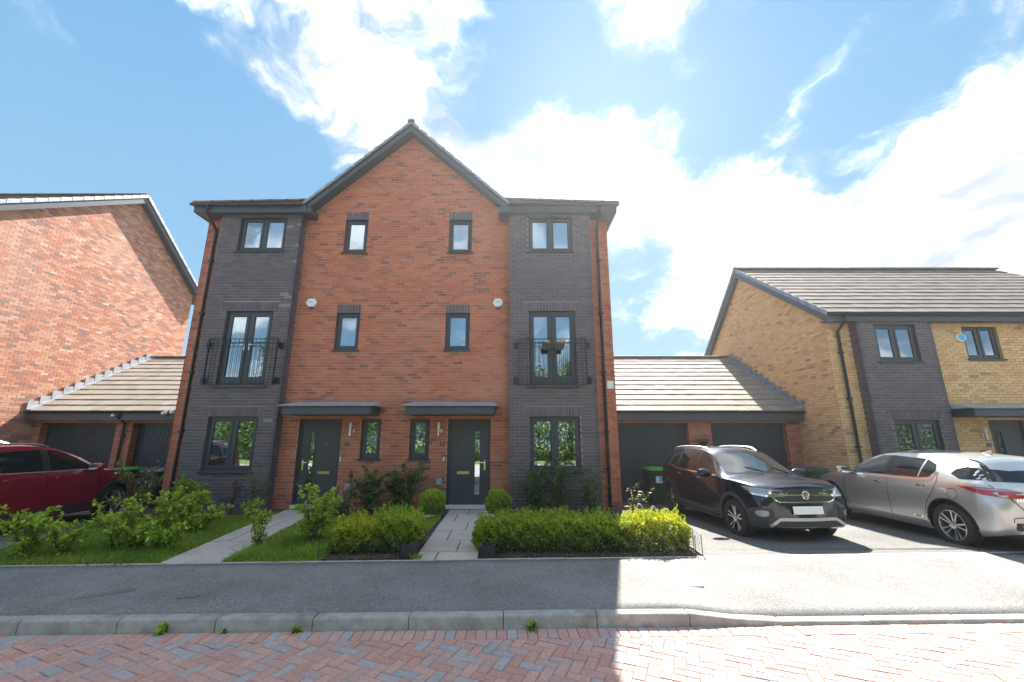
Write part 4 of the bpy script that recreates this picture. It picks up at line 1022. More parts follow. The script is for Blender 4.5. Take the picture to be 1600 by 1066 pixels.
for (xx, N_, U_, y0) in ((bay[1], Vector((1,0,0)), Vector((0,1,0)), BRY), (bay[0], Vector((-1,0,0)), Vector((0,-1,0)), FYr)):
    wall_back('bay_return', M['mortar_grey'], rh, Vector((xx,y0,0))-N_*.001, U_, N_, 0, .25, -.5, 5.02, [], t=.09)
    bb.lay(Vector((xx,y0,0)), U_, N_, spans_of(0, .25, []), -.47, 5.02, 'dark', phase=.02, rfun=lambda u,z,r: r*.97)
bb.build(rh, {'buff': 'buff_brick', 'front': 'buff_brick', 'dark': 'dark_brick'}, {'buff': wr, 'front': fr, 'dark': db}, 300, zmin=1.6)
window(rh, 13.02, 14.03, 3.84, 4.80, FYr, 2); window(rh, 16.0, 17.2, 3.75, 4.8, FYr, 2)
window(rh, 10.25, 11.43, 3.73, 4.78, BRY, 2, blind='vertical'); window(rh, 10.28, 11.52, .87, 2.12, BRY, 2, blind='net')
front_door(rh, 13.11, 14.15, .0, 2.14, FYr, True); canopy(rh, 12.05, 14.6, FYr, 2.19)
wall_lamp(rh, 12.88, 1.76, FYr, -1); plaque(rh, 12.98, 1.46, FYr, '21')
o = alarm(rh, 12.90, 4.45, FYr, 8, .135, rot=math.pi/8); MB().lathe([(0,FYr-.074),(.095,FYr-.074),(.095,FYr-.0705),(0,FYr-.0705)],16,'y',(12.90,0,4.45)).build('cover_disc', M['alarm_cyan'], o)
bx('room_lining', M['interior'], rh, RX+.3, 19, FYr+2.5, FYr+2.6, -.4, 4.9); bx('floor_slab', M['interior'], rh, RX+.3, 19, FYr+.2, FYr+2.49, 2.5, 2.7)
bx('rear_wall', M['mortar_buff'], rh, RX+.21, 19.2, BYr-.2, BYr, -.5, 4.9)
wall_back('far_gable', M['mortar_buff'], rh, Vector((19.2,FYr,0)), Vector((0,1,0)), Vector((1,0,0)), 0, BYr-FYr, -.5, 4.8, [], t=.2, top=[(0,4.8),(BYr-FYr,4.8),(BYr-FYr,wz-(BYr-RYr)*kr),(RYr-FYr,wz),(0,wz-(RYr-FYr)*kf)])
an = math.atan(kf); yfe = 11.13
tile_roof(rh, 'roof_slope', Vector((RX-.17,yfe,RZr-.03-(RYr-yfe)*kf)), XU, Vector((0,math.cos(an),math.sin(an))), (0,10.46), (0,10.46), (RYr-yfe)/math.cos(an), 'roof_tile_grey', seed=42, n_own=300)
an = math.atan(kr); yre = 19.0
tile_roof(rh, 'roof_slope', Vector((19.37,yre,RZr-.03-(yre-RYr)*kr)), Vector((-1,0,0)), Vector((0,-math.cos(an),math.sin(an))), (0,10.46), (0,10.46), (yre-RYr)/math.cos(an), 'roof_tile_grey', seed=43)
ridge_tiles(rh, (RX-.19,RYr,RZr+.02), (19.39,RYr,RZr+.02), 'roof_tile_grey', .12)
rake_boards(rh, RX, -1, (RYr,RZr), kf, kr, yfe, yre, 'lead')
bx('fascia', M['fascia_anthracite'], rh, RX-.14, 19.3, yfe+.03, yfe+.055, 4.86, 5.07); bx('soffit', M['fascia_anthracite'], rh, RX-.138, 19.3, yfe+.056, FYr-.012, 4.875, 4.893)
gutter(rh, RX-.15, 19.3, yfe-.035, 5.06)
downpipe(rh, [(9.37,yfe-.04,5.0),(9.37,yfe-.04,4.88),(9.37,11.43,4.62),(9.37,11.43,-.4)], .036, [(9.37,11.435,z) for z in (4.0,2.7,1.4)])
# ================================================================== cars
def paint(name, col, metal, rough, flake=0):
    m, nt, b = nodes_of(name); L = nt.links.new
    b.inputs['Base Color'].default_value = (*col,1); b.inputs['Metallic'].default_value = metal; b.inputs['Roughness'].default_value = rough
    b.inputs['Coat Weight'].default_value = 1.0 if metal > .2 else .7; b.inputs['Specular IOR Level'].default_value = .3; b.inputs['Coat Roughness'].default_value = .03; b.inputs['Coat IOR'].default_value = 1.55
    if flake:
        v = nt.nodes.new('ShaderNodeTexVoronoi'); v.inputs['Scale'].default_value = 900; tc = nt.nodes.new('ShaderNodeTexCoord'); L(tc.outputs['Object'], v.inputs['Vector'])
        bp = nt.nodes.new('ShaderNodeBump'); bp.inputs['Strength'].default_value = flake; bp.inputs['Distance'].default_value = .001; L(v.outputs['Distance'], bp.inputs['Height']); L(bp.outputs[0], b.inputs['Normal'])
paint('paint_black', (.007,.009,.017), .0, .25); paint('paint_silver', (.50,.52,.515), .75, .34, .15); paint('paint_red', (.26,.008,.028), .25, .33)
for k in ('Specular Tint','Coat Tint'): M['paint_black'].node_tree.nodes['Principled BSDF'].inputs[k].default_value = (.74,.84,1.0,1); paint('paint_pale', (.55,.56,.56), .8, .32, .15)
simple('cladding', (.034,.036,.040), .62, noise=.08, nscale=40); simple('tyre', (.022,.022,.023), .82, noise=.15, nscale=30)
simple('alloy', (.60,.60,.60), .27, metal=.95); simple('alloy_dark', (.03,.03,.033), .4, metal=.5); simple('chrome', (.80,.80,.80), .08, metal=1)
simple('plate_white', (.85,.85,.84), .4); simple('lamp_red', (.38,.008,.010), .12, coat=1); simple('seam', (.004,.004,.005), .9)
simple('satin_silver', (.50,.50,.50), .38, metal=.8); simple('red_reflector', (.55,.01,.01), .2, coat=1); simple('seat_cloth', (.03,.03,.032), .9)
def glossy_dark(name, col, ior):
    m, nt, b = nodes_of(name); b.inputs['Base Color'].default_value = (*col,1); b.inputs['Roughness'].default_value = .02; b.inputs['IOR'].default_value = ior; b.inputs['Specular IOR Level'].default_value = .5
glossy_dark('car_glass', (.010,.012,.012), 1.5); glossy_dark('windscreen_glass', (.03,.036,.04), 2.1); glossy_dark('lamp_glass', (.30,.32,.34), 1.7)

def pchip(xs, ys):
    xs = np.array(xs, float); ys = np.array(ys, float)
    if xs[0] > xs[-1]: xs, ys = xs[::-1], ys[::-1]
    h = np.diff(xs); d = np.diff(ys)/h; m = np.zeros_like(ys); m[0], m[-1] = d[0], d[-1]
    for i in range(1, len(xs)-1):
        if d[i-1]*d[i] > 0:
            w1, w2 = 2*h[i]+h[i-1], h[i]+2*h[i-1]; m[i] = (w1+w2)/(w1/d[i-1]+w2/d[i])
    def f(x):
        x = min(max(x, xs[0]), xs[-1]); i = min(max(int(np.searchsorted(xs, x))-1, 0), len(h)-1); t = (x-xs[i])/h[i]
        return float((2*t**3-3*t*t+1)*ys[i]+(t**3-2*t*t+t)*h[i]*m[i]+(-2*t**3+3*t*t)*ys[i+1]+(t**3-t*t)*h[i]*m[i+1])
    return f

class Car:
    """x forward, y left, z up, origin on the ground midway between the axles"""
    def __init__(s, name, loc, heading, label, d, group=None):
        s.d = d; s.root = thing(name, loc, label, 'car', group, local=True, rz=heading)
        F = {k: pchip([p[0] for p in d[k]], [p[1] for p in d[k]]) for k in ('top','belt','w_top','w_belt','w_max','bottom')}
        xf, xr = d['xf'], d['xr']
        t = np.linspace(0, 1, 46); xs = xf+(xr-xf)*t
        ends = [xf-e for e in (.006,.02,.04,.07,.11,.16,.22)]+[xr+e for e in (.006,.02,.04,.07,.11,.16,.22)]+list(d.get('extra', []))
        xs = sorted(set(np.round(np.concatenate([xs, ends]), 4)), reverse=True)
        rings = []
        for x in xs:
            zb, zs, zt, wb, wm, wt = F['bottom'](x), F['belt'](x), F['top'](x), F['w_belt'](x), F['w_max'](x), F['w_top'](x)
            zs = min(zs, zt-.015); cr = min(d.get('crown', .05), (zt-zs)*.6); ze = zt-cr
            side = pchip([zb, zb+.05, zb+(zs-zb)*.35, zb+(zs-zb)*.62, zb+(zs-zb)*.86, zs], [wm-.075, wm-.035, wm-.008, wm, (wm+wb)/2+.006, wb])
            half = [(0,zb),(max(.05,wm-.16),zb)]
            for k in range(12): z = zb+(zs-zb)*k/11; half.append((side(z), z))
            for k in range(1, 9):
                u = k/8; bul = d.get('bulge',.02)*math.sin(math.pi*u); half.append((wb+(wt-wb)*u+bul, zs+(ze-zs)*u))
            for k in range(1, 10):
                u = k/9; y = wt*(1-u)
                half.append((y, ze+cr*(1-(1-u)**2.2)))
            ring = [(x, y, z) for y, z in half]+[(x, -y, z) for y, z in reversed(half[1:-1])]
            rings.append(ring)
        # rounded nose and tail: push back with height
        for ring in rings:
            for i, (x, y, z) in enumerate(ring):
                ff = max(0, 1-(xf-x)/.55); rf = max(0, 1-(x-xr)/.5)
                dx = -d.get('nose',.5)*ff*(max(0,z-d.get('nose_z',.62))**2) - d.get('nose_low',.6)*ff*(max(0,.5-z)**2)
                dx += d.get('tail',.35)*rf*(max(0,z-d.get('tail_z',.72))**2) + d.get('tail_low',.7)*rf*(max(0,.5-z)**2)
                dx -= d.get('nose_y',.16)*ff*y*y - d.get('tail_y',.14)*rf*y*y
                ring[i] = (x+dx, y, z)
        mb = MB().rings(rings, True)
        me = mb.mesh('body', None)
        bm = bmesh.new(); bm.from_mesh(me); bmesh.ops.triangulate(bm, faces=[f for f in bm.faces if len(f.verts) > 4]); s.bvh = BVHTree.FromBMesh(bm); bm.to_mesh(me); bm.free()
        me.materials.append(M[d['paint']]); me.materials.append(M['black_plastic'])
        body = bpy.data.objects.new('body', me); COL.objects.link(body)
        cm = MB()
        for ax in d['axles']:
            for sg in (-1, 1):
                n = 40; rr = []
                for yy in (sg*(d['track']-.19), sg*1.2): rr.append([(ax+(d['rw']+.055)*math.cos(2*math.pi*i/n), yy, d['rw']+.01+(d['rw']+.055)*math.sin(2*math.pi*i/n)) for i in range(n)])
                cm.rings(rr)
        cut = bpy.data.objects.new('cut', cm.mesh('cut', M['black_plastic'])); COL.objects.link(cut)
        md = body.modifiers.new('b', 'BOOLEAN'); md.operation = 'DIFFERENCE'; md.object = cut; md.solver = 'EXACT'; md.material_mode = 'TRANSFER'
        dg = bpy.context.evaluated_depsgraph_get(); dg.update()
        nm = bpy.data.meshes.new_from_object(body.evaluated_get(dg)); bpy.data.objects.remove(body); bpy.data.objects.remove(cut)
        nm.name = 'body'; nm.polygons.foreach_set('use_smooth', [True]*len(nm.polygons)); nm.set_sharp_from_angle(angle=R(28))
        s.body = link(bpy.data.objects.new('body', nm), s.root)
        for ax in d['axles']:
            for sg in (-1, 1): s.wheel(ax, sg)
    def hit(s, o, dr):
        p, n, i, dist = s.bvh.ray_cast(Vector(o), Vector(dr))
        if p is None:
            p, n, i, dist = s.bvh.find_nearest(Vector(o)+Vector(dr)*4.0)
        if n.dot(Vector(dr)) > 0: n = -n
        return p, n
    def patch(s, name, outline, mat, view='side', sg=1, off=.004, thick=.012, parent=None, cell=.06, yaw=0, smooth=True):
        """lay a shaped panel on the bodywork. side: (x,z); front/rear: (y,z); top: (x,y); yaw: (s,z) seen from that angle"""
        if view == 'side': o_ = lambda a, b: ((a, sg*3, b), (0,-sg,0))
        elif view == 'front': o_ = lambda a, b: ((5, a, b), (-1,0,0))
        elif view == 'rear': o_ = lambda a, b: ((-5, a, b), (1,0,0))
        elif view == 'top': o_ = lambda a, b: ((a, b, 4), (0,0,-1))
        else:
            c, sn = math.cos(R(yaw)), math.sin(R(yaw)); px = s.d['xf']+.11 if c > 0 else s.d['xr']-.10; o_ = lambda a, b: ((px+5*c-a*sn, 5*sn+a*c, b), (-c,-sn,0))
        bm = bmesh.new(); vs = [bm.verts.new((a,b,0)) for a,b in outline]; bm.faces.new(vs)
        A = [p[0] for p in outline]; B = [p[1] for p in outline]
        for lo, hi, ax in ((min(A),max(A),0),(min(B),max(B),1)):
            k = int((hi-lo)/cell)
            for i in range(1, k+1):
                co = [0,0,0]; co[ax] = lo+(hi-lo)*i/(k+1); no = [0,0,0]; no[ax] = 1
                bmesh.ops.bisect_plane(bm, geom=bm.verts[:]+bm.edges[:]+bm.faces[:], plane_co=co, plane_no=no)
        bmesh.ops.triangulate(bm, faces=[f for f in bm.faces if len(f.verts) > 4])
        bm.verts.index_update(); n = len(bm.verts); top = []; low = []
        for v in bm.verts:
            o, dr = o_(v.co.x, v.co.y); p, nn = s.hit(o, dr); top.append(p+nn*off); low.append(p-nn*thick)
        F = [tuple(v.index for v in f.verts) for f in bm.faces]; FB = [tuple(i+n for i in reversed(f)) for f in F]
        S = [(e.verts[0].index, e.verts[1].index, e.verts[1].index+n, e.verts[0].index+n) for e in bm.edges if len(e.link_faces) == 1]
        bm.free()
        return MB().add(top+low, F+FB+S).build(name, M[mat] if isinstance(mat, str) else mat, parent or s.root, smooth=smooth, sharp=40)
    def both(s, *a, **k):
        return [s.patch(*a, sg=g, **k) for g in (1, -1)]
    def line(s, name, pts, w, mat, **k):
        """thin strip following a polyline in the view plane"""
        P = [Vector(p) for p in pts]; L_, R_ = [], []
        for i, p in enumerate(P):
            d = (P[min(i+1,len(P)-1)]-P[max(i-1,0)]).normalized(); n = Vector((-d.y, d.x))*w/2; L_.append(tuple(p+n)); R_.append(tuple(p-n))
        return s.patch(name, L_+R_[::-1], mat, **k)
    def arch(s, ax, sg, r0, r1, a0, a1, mat='cladding', off=.010):
        cz = s.d['rw']+.01; n = 22; ang = [R(a0+(a1-a0)*i/n) for i in range(n+1)]
        out = [(ax+r1*math.cos(a), cz+r1*math.sin(a)) for a in ang]+[(ax+r0*math.cos(a), cz+r0*math.sin(a)) for a in reversed(ang)]
        return s.patch('arch_trim', out, mat, sg=sg, off=off, thick=.02, cell=.25)
    def wheel(s, ax, sg):
        d = s.d; rw = d['rw']; tw = d.get('tw', .205); y1 = sg*d['track']; y0 = y1-sg*tw; rr = rw*d.get('rim', .67)
        w = MB().lathe([(rr,y0),(rw*.93,y0),(rw*.985,y0+sg*.025),(rw,y0+sg*.06),(rw,y1-sg*.05),(rw*.985,y1-sg*.02),(rw*.93,y1),(rr+.012,y1-sg*.004),(rr,y1-sg*.014)], 44, 'y', (ax,0,rw)).build('wheel', M['tyre'], s.root, smooth=True)
        MB().lathe([(rr+.001,y0+sg*.01),(rr+.001,y1-sg*.012),(rr-.012,y1-sg*.008),(rr-.022,y1-sg*.03),(rr-.03,y0+sg*.05),(.0,y0+sg*.05)], 40, 'y', (ax,0,rw)).build('rim', M[d.get('rim_mat','alloy')], w, smooth=True)
        MB().lathe([(0,y1-sg*.10),(rr*.9,y1-sg*.10),(rr*.9,y1-sg*.095),(0,y1-sg*.095)], 24, 'y', (ax,0,rw)).build('brake_disc', M['alloy_dark'], w)
        n, tw_ = d['spokes'], d.get('spoke_w', .03); ph = d.get('phase', 0)
        for k in range(n):
            for off in d.get('pair', (0,)):
                t = 2*math.pi*k/n+ph; dirv = Vector((math.cos(t),0,math.sin(t))); per = Vector((-math.sin(t),0,math.cos(t)))
                base = dirv*.05+per*off*.5; tip = dirv*(rr-.006)+per*off*1.9
                rings = []
                for p, ww, yy in ((base, tw_*.9, y1-sg*.035), ((base+tip)/2, tw_*.8, y1-sg*.022), (tip, tw_*1.05, y1-sg*.012)):
                    c = Vector((ax,0,rw))+p; pp = (tip-base).normalized(); q = Vector((-pp.z,0,pp.x))
                    rings.append([c+q*ww+Vector((0,yy-sg*.028,0)), c+q*ww*.75+Vector((0,yy,0)), c-q*ww*.75+Vector((0,yy,0)), c-q*ww+Vector((0,yy-sg*.028,0))])
                MB().rings(rings).build('spoke', M['alloy'], w)
        MB().lathe([(0,y1-sg*.018),(.055,y1-sg*.022),(.062,y1-sg*.05),(0,y1-sg*.05)], 20, 'y', (ax,0,rw)).build('hub', M['alloy'], w, smooth=True)
    def handle(s, x, z, mat, ln=.19, sides=(1,-1)):
        for g in sides:
            p, n = s.hit((x, g*3, z), (0,-g,0)); y = p.y
            o = MB().rings([[(x+dx, y+g*dy*q, z+dz) for dy, dz in ((.028,.016),(.034,0),(.028,-.016),(.012,-.014),(.012,.014))] for dx, q in ((-ln/2,.4),(-ln/2+.03,1),(ln/2-.03,1),(ln/2,.4))]).build('door_handle', M[mat], s.root, smooth=True)
    def mirror(s, x, z, mat, sc=1.0, low='black_plastic', sides=(1,-1)):
        for g in sides:
            p, n = s.hit((x, g*3, z-.03), (0,-g,0)); y = p.y
            rings = []
            for t, a, b in ((0,.45,.5),(.06,.8,.85),(.16,1,1),(.24,.8,.85),(.27,.4,.45)):
                rings.append([(x-.02-.02*t+.075*a*sc*math.cos(q)+.01, y+g*(.02+t*sc), z+.07+.085*b*sc*math.sin(q)) for q in [2*math.pi*i/14 for i in range(14)]])
            o = MB().rings(rings).build('wing_mirror', M[mat], s.root, smooth=True)
            MB().rings([[(x+.03,y-g*.03,z-.02),(x-.03,y-g*.03,z-.02),(x-.03,y-g*.03,z+.01),(x+.03,y-g*.03,z+.01)],[(x+.02,y+g*.10,z+.02),(x-.03,y+g*.10,z+.02),(x-.03,y+g*.10,z+.05),(x+.02,y+g*.10,z+.05)]]).build('mirror_stalk', M[low], o)
            rings = [[(x-.075*sc+.0*t, y+g*(.05+.17*sc*u), z+.07+v*.055*sc) for u, v in ((0,-1),(1,-1),(1,1),(0,1))] for t in (0,)]
            MB().add([(x-.088*sc, y+g*(.05), z+.015),(x-.088*sc, y+g*(.05+.18*sc), z+.015),(x-.088*sc, y+g*(.05+.18*sc), z+.125),(x-.088*sc, y+g*.05, z+.125),
                      (x-.06*sc, y+g*(.05), z+.015),(x-.06*sc, y+g*(.05+.18*sc), z+.015),(x-.06*sc, y+g*(.05+.18*sc), z+.125),(x-.06*sc, y+g*.05, z+.125)], [(0,1,2,3),(7,6,5,4),(0,4,5,1),(1,5,6,2),(2,6,7,3),(3,7,4,0)]).build('mirror_glass', M['chrome'], o)
    def rail(s, x0, x1, y, mat, lift=.035):
        for g in (1,-1):
            pts = []
            for k in range(13):
                t = k/12; x = x0+(x1-x0)*t; p, n = s.hit((x, g*y, 4), (0,0,-1)); e = min(1, min(t, 1-t)/.10); pts.append((x, g*y, p.z+lift*math.sin(e*math.pi/2)-.004))
            MB().tube(pts, .017, 8).build('roof_rail', M[mat], s.root, smooth=True)
    def box_on(s, name, view, a, b, w, h, mat, off=.006, t=.012, parent=None, roll=0):
        """flat plate standing on the bodywork (number plates)"""
        dr = {'front': Vector((-1,0,0)), 'rear': Vector((1,0,0))}[view]; p, n = s.hit((-5*dr.x, a, b), dr)
        n = Vector((n.x, n.y*.2, n.z)).normalized(); u = Vector((0,0,1)).cross(n).normalized(); v = n.cross(u); c = p+n*off
        P = [c+u*x*w/2+v*y*h/2 for x, y in ((-1,-1),(1,-1),(1,1),(-1,1))]
        return MB().rings([[q-n*t for q in P], P]).build(name, M[mat], parent or s.root), (c, n, u, v)

def arc(cx, cz, r, a0, a1, n=8): return [(cx+r*math.cos(R(a0+(a1-a0)*i/n)), cz+r*math.sin(R(a0+(a1-a0)*i/n))) for i in range(n+1)]
# ------------------------------------------------------------------ black compact SUV, nose towards the street
TX = Car('parked_suv', (4.84,9.38,drive_z(9.38)), R(-85.6), 'black compact SUV facing the street with blank white front plate', dict(
    paint='paint_black', xf=2.06, xr=-2.03, rw=.332, track=.872, axles=(1.275,-1.275), spokes=5, pair=(-.022,.022), spoke_w=.019, rim_mat='alloy_dark', rim=.70, phase=.3, crown=.05, nose=.75, nose_z=.60, nose_y=.20, nose_low=.5, tail=.5, tail_y=.15, bulge=.025, extra=(1.06,1.0,.94,.30,.24,.18,-1.70,-1.76,-1.82),
    top=[(2.06,.955),(2.0,.990),(1.9,1.015),(1.6,1.045),(1.3,1.065),(1.02,1.078),(.8,1.175),(.5,1.345),(.24,1.478),(.0,1.530),(-.4,1.556),(-.9,1.550),(-1.4,1.520),(-1.72,1.480),(-1.82,1.36),(-1.92,1.12),(-1.97,.99),(-2.03,.88)],
    belt=[(2.06,.85),(1.9,.925),(1.5,.980),(1.0,.995),(.3,1.000),(-.5,1.015),(-1.2,1.045),(-1.6,1.075),(-1.85,1.02),(-2.03,.80)],
    w_top=[(2.06,.60),(1.8,.68),(1.3,.72),(1.0,.715),(.24,.60),(-.4,.61),(-1.3,.585),(-1.72,.56),(-1.9,.62),(-2.03,.60)],
    w_belt=[(2.06,.64),(2.04,.69),(1.95,.755),(1.7,.815),(1.3,.850),(.5,.850),(-.6,.852),(-1.3,.850),(-1.7,.815),(-1.95,.74),(-2.03,.66)],
    w_max=[(2.06,.68),(2.045,.73),(2.01,.77),(1.95,.80),(1.7,.850),(1.3,.878),(.5,.868),(-.6,.870),(-1.3,.880),(-1.7,.850),(-1.95,.78),(-2.03,.70)],
    bottom=[(2.06,.30),(1.85,.235),(1.2,.21),(-1.2,.22),(-1.8,.27),(-2.03,.36)]))
c = TX
c.patch('windscreen', [(.965,.0),(.955,.30),(.90,.60),(.84,.675),(.34,.565),(.30,.30),(.29,0),(.30,-.30),(.34,-.565),(.84,-.675),(.90,-.60),(.955,-.30)], 'windscreen_glass', 'top', off=.003)
c.both('window_surround', [(.78,1.040),(-.85,1.055),(-1.35,1.135),(-1.24,1.325),(-.90,1.43),(-.05,1.455),(.18,1.447),(.38,1.362)], 'black_plastic', off=.0015)
c.both('side_window', [(.72,1.055),(-.03,1.055),(-.03,1.435),(.16,1.425),(.34,1.345)], 'car_glass')
c.both('side_window', [(-.11,1.055),(-.83,1.075),(-.83,1.415),(-.11,1.437)], 'car_glass')
c.both('quarter_window', [(-.90,1.080),(-1.30,1.145),(-1.20,1.30),(-.90,1.405)], 'car_glass')
c.both('pillar_trim', [(-.035,1.055),(-.105,1.055),(-.105,1.437),(-.035,1.437)], 'black_plastic', off=.002)
c.both('window_trim', [(.75,1.015),(-.85,1.035),(-1.33,1.115),(-1.345,1.145),(-.86,1.060),(.72,1.042)], 'chrome', off=.007)
c.patch('rear_window', [(.50,1.42),(-.50,1.42),(-.60,1.08),(.60,1.08)], 'car_glass', 'rear')
for g in (1,-1):
    c.arch(1.275, g, .385, .455, -8, 188); c.arch(-1.275, g, .385, .455, -8, 188)
    c.patch('sill_trim', [(.825,.245),(.83,.40),(-.83,.40),(-.825,.245)], 'cladding', sg=g, off=.012, cell=.2)
    c.patch('bumper_corner', [(1.72,.27),(1.71,.44),(1.96,.46),(1.96,.30)], 'cladding', sg=g, off=.006); c.patch('bumper_corner', [(-1.72,.30),(-1.71,.48),(-1.96,.50),(-1.96,.38)], 'cladding', sg=g, off=.006)
    c.line('door_seam', [(.80,.42),(.86,.62),(.80,1.0)], .010, 'seam', sg=g, off=.002, cell=.1); c.line('door_seam', [(-.07,.41),(-.07,1.04)], .010, 'seam', sg=g, off=.002, cell=.1); c.line('door_seam', [(-.80,.50),(-.93,.72),(-.90,1.05)], .010, 'seam', sg=g, off=.002, cell=.1)
    c.line('bonnet_seam', [(1.98,g*.60),(1.6,g*.715),(1.05,g*.745)], .012, 'seam', view='top', off=.002, cell=.1)
    hl = c.patch('headlight', [(g*1.02,.935),(g*.70,.91),(g*.40,.89),(g*.34,.85),(g*.38,.812),(g*.62,.802),(g*.86,.825),(g*1.04,.915)], 'lamp_glass', 'yaw', yaw=g*32, off=.004)
    c.line('daytime_light', [(g*1.02,.900),(g*.88,.822),(g*.66,.798),(g*.42,.802)], .028, 'chrome', view='yaw', yaw=g*32, off=.010, parent=hl)
    p, n = c.hit((2.17+5*math.cos(R(g*32))-g*.62*math.sin(R(g*32)), 5*math.sin(R(g*32))+g*.62*math.cos(R(g*32)), .855), (-math.cos(R(g*32)),-math.sin(R(g*32)),0))
    MB().lathe([(0,.0),(.034,.0),(.034,.010),(.026,.016),(0,.018)], 14, 'x', tuple(p+n*.001)).build('projector', M['chrome'], hl, smooth=True)
    fs = c.patch('fog_surround', [(g*.62,.60),(g*.88,.61),(g*.98,.56),(g*.98,.46),(g*.92,.41),(g*.70,.42),(g*.60,.47)], 'cladding', 'yaw', yaw=g*25, off=.006)
    c.patch('fog_lamp', [(g*.70,.565),(g*.80,.575),(g*.87,.55),(g*.88,.505),(g*.82,.47),(g*.73,.475),(g*.69,.51)], 'lamp_glass', 'yaw', yaw=g*25, off=.014, parent=fs)
c.both('tail_light', [(-1.78,.90),(-1.98,.92),(-1.98,.80),(-1.80,.82)], 'lamp_red')
gr_ = c.patch('grille', [(-.60,.895),(-.58,.85),(-.50,.745),(-.42,.712),(.42,.712),(.50,.745),(.58,.85),(.60,.895),(.40,.912),(-.40,.912)], 'black_plastic', 'front', off=.004)
for z, w, mt, hh in ((.815,.555,'chrome',.024),(.865,.56,'cladding',.022),(.768,.49,'cladding',.022)):
    c.line('grille_bar', [(-w,z),(w,z)], hh, mt, view='front', off=.014, parent=gr_)
c.line('grille_surround', [(-.60,.83),(-.52,.732),(-.44,.700),(.44,.700),(.52,.732),(.60,.83)], .020, 'chrome', view='front', off=.012, parent=gr_)
c.patch('lower_bumper', [(-.66,.38),(-.58,.46),(.58,.46),(.66,.38),(.66,.315),(-.66,.315)], 'cladding', 'front', off=.004)
c.patch('lower_intake', [(-.50,.335),(-.42,.405),(.42,.405),(.50,.335),(.46,.318),(-.46,.318)], 'black_plastic', 'front', off=.009)
c.line('intake_bar', [(-.45,.347),(.45,.347)], .014, 'cladding', view='front', off=.014)
c.line('skid_plate', [(-.66,.33),(-.50,.43),(.50,.43),(.66,.33)], .05, 'satin_silver', view='front', off=.016)
c.box_on('number_plate', 'front', 0, .575, .53, .125, 'plate_white', .016)
p, n = c.hit((5,0,.815), (-1,0,0)); bc = Vector((p.x+.026, 0, .815))
def ring_y(r, k=26): return [(bc.x, r*math.cos(2*math.pi*i/k), bc.z+r*math.sin(2*math.pi*i/k)) for i in range(k+1)]
em = MB().lathe([(0,-.012),(.064,-.012),(.064,-.002),(0,-.002)], 28, 'x', tuple(bc)).build('badge', M['black_plastic'], c.root)
MB().tube(ring_y(.064), .006, 8).build('badge_ring', M['chrome'], em, smooth=True)
MB().tube([(bc.x,-.030,bc.z+.050),(bc.x,0,bc.z+.008),(bc.x,.030,bc.z+.050)], .0042, 6).build('badge_letter', M['chrome'], em)
MB().tube([(bc.x,-.053,bc.z+.026),(bc.x,-.024,bc.z-.046),(bc.x,0,bc.z-.004),(bc.x,.024,bc.z-.046),(bc.x,.053,bc.z+.026)], .0042, 6).build('badge_letter', M['chrome'], em)
c.handle(.12, .935, 'chrome'); c.handle(-.72, .955, 'chrome'); c.mirror(.66, 1.00, 'paint_black', 1.0); c.rail(.10, -1.55, .53, 'satin_silver', .04)
for y0, y1 in ((.58,.05),(.05,-.50)):
    pts = [c.hit((.93-.05*k, y0+(y1-y0)*k/6, 4), (0,0,-1))[0]+Vector((0,0,.012)) for k in range(4)]; MB().tube(pts, .007, 6).build('wiper', M['black_plastic'], c.root)

# ------------------------------------------------------------------ silver hatchback, tail towards the street
LX_ = Car('parked_hatchback', (8.25,8.62,drive_z(8.62)), R(87.5), 'silver hatchback parked with its tail to the street beside the black SUV', dict(
    paint='paint_silver', xf=2.2, xr=-2.10, rw=.318, track=.868, axles=(1.30,-1.30), spokes=5, pair=(-.024,.024), spoke_w=.017, rim=.70, phase=.62, crown=.055, nose=.6, nose_z=.5, tail=.32, tail_z=.62, tail_y=.20, tail_low=.5, bulge=.030, extra=(1.0,.94,.10,.04,-1.55,-1.62,-1.70,-1.78),
    top=[(2.2,.66),(2.1,.74),(1.9,.82),(1.5,.91),(1.1,.975),(.92,1.02),(.6,1.195),(.2,1.365),(-.1,1.420),(-.5,1.440),(-1.0,1.425),(-1.4,1.375),(-1.66,1.325),(-1.76,1.24),(-1.90,1.09),(-1.98,.99),(-2.04,.945),(-2.10,.90)],
    belt=[(2.2,.58),(1.9,.73),(1.3,.86),(.8,.905),(0,.925),(-.8,.945),(-1.4,.970),(-1.8,.965),(-2.10,.80)],
    w_top=[(2.2,.45),(1.8,.62),(1.2,.69),(.92,.69),(.1,.575),(-.5,.58),(-1.2,.56),(-1.62,.53),(-1.8,.57),(-1.95,.66),(-2.10,.66)],
    w_belt=[(2.2,.55),(1.9,.72),(1.4,.82),(.5,.835),(-.6,.835),(-1.2,.835),(-1.7,.800),(-1.95,.750),(-2.06,.70),(-2.10,.62)],
    w_max=[(2.2,.60),(1.9,.78),(1.4,.865),(.5,.872),(-.6,.875),(-1.3,.882),(-1.75,.855),(-1.95,.805),(-2.04,.765),(-2.085,.72),(-2.10,.67)],
    bottom=[(2.2,.30),(1.8,.20),(1.2,.175),(-1.2,.19),(-1.8,.25),(-2.10,.33)]))
c = LX_; c.root.scale = (1.05,1.05,1.05)
c.patch('windscreen', [(.90,0),(.88,.35),(.80,.64),(.16,.535),(.12,.25),(.11,0),(.12,-.25),(.16,-.535),(.80,-.64),(.88,-.35)], 'windscreen_glass', 'top', off=.003)
c.both('side_window', [(.78,.965),(-.17,.985),(-.15,1.325),(.06,1.315),(.32,1.225)], 'car_glass')
c.both('side_window', [(-.26,.985),(-.80,.995),(-.86,1.30),(-.24,1.328)], 'car_glass')
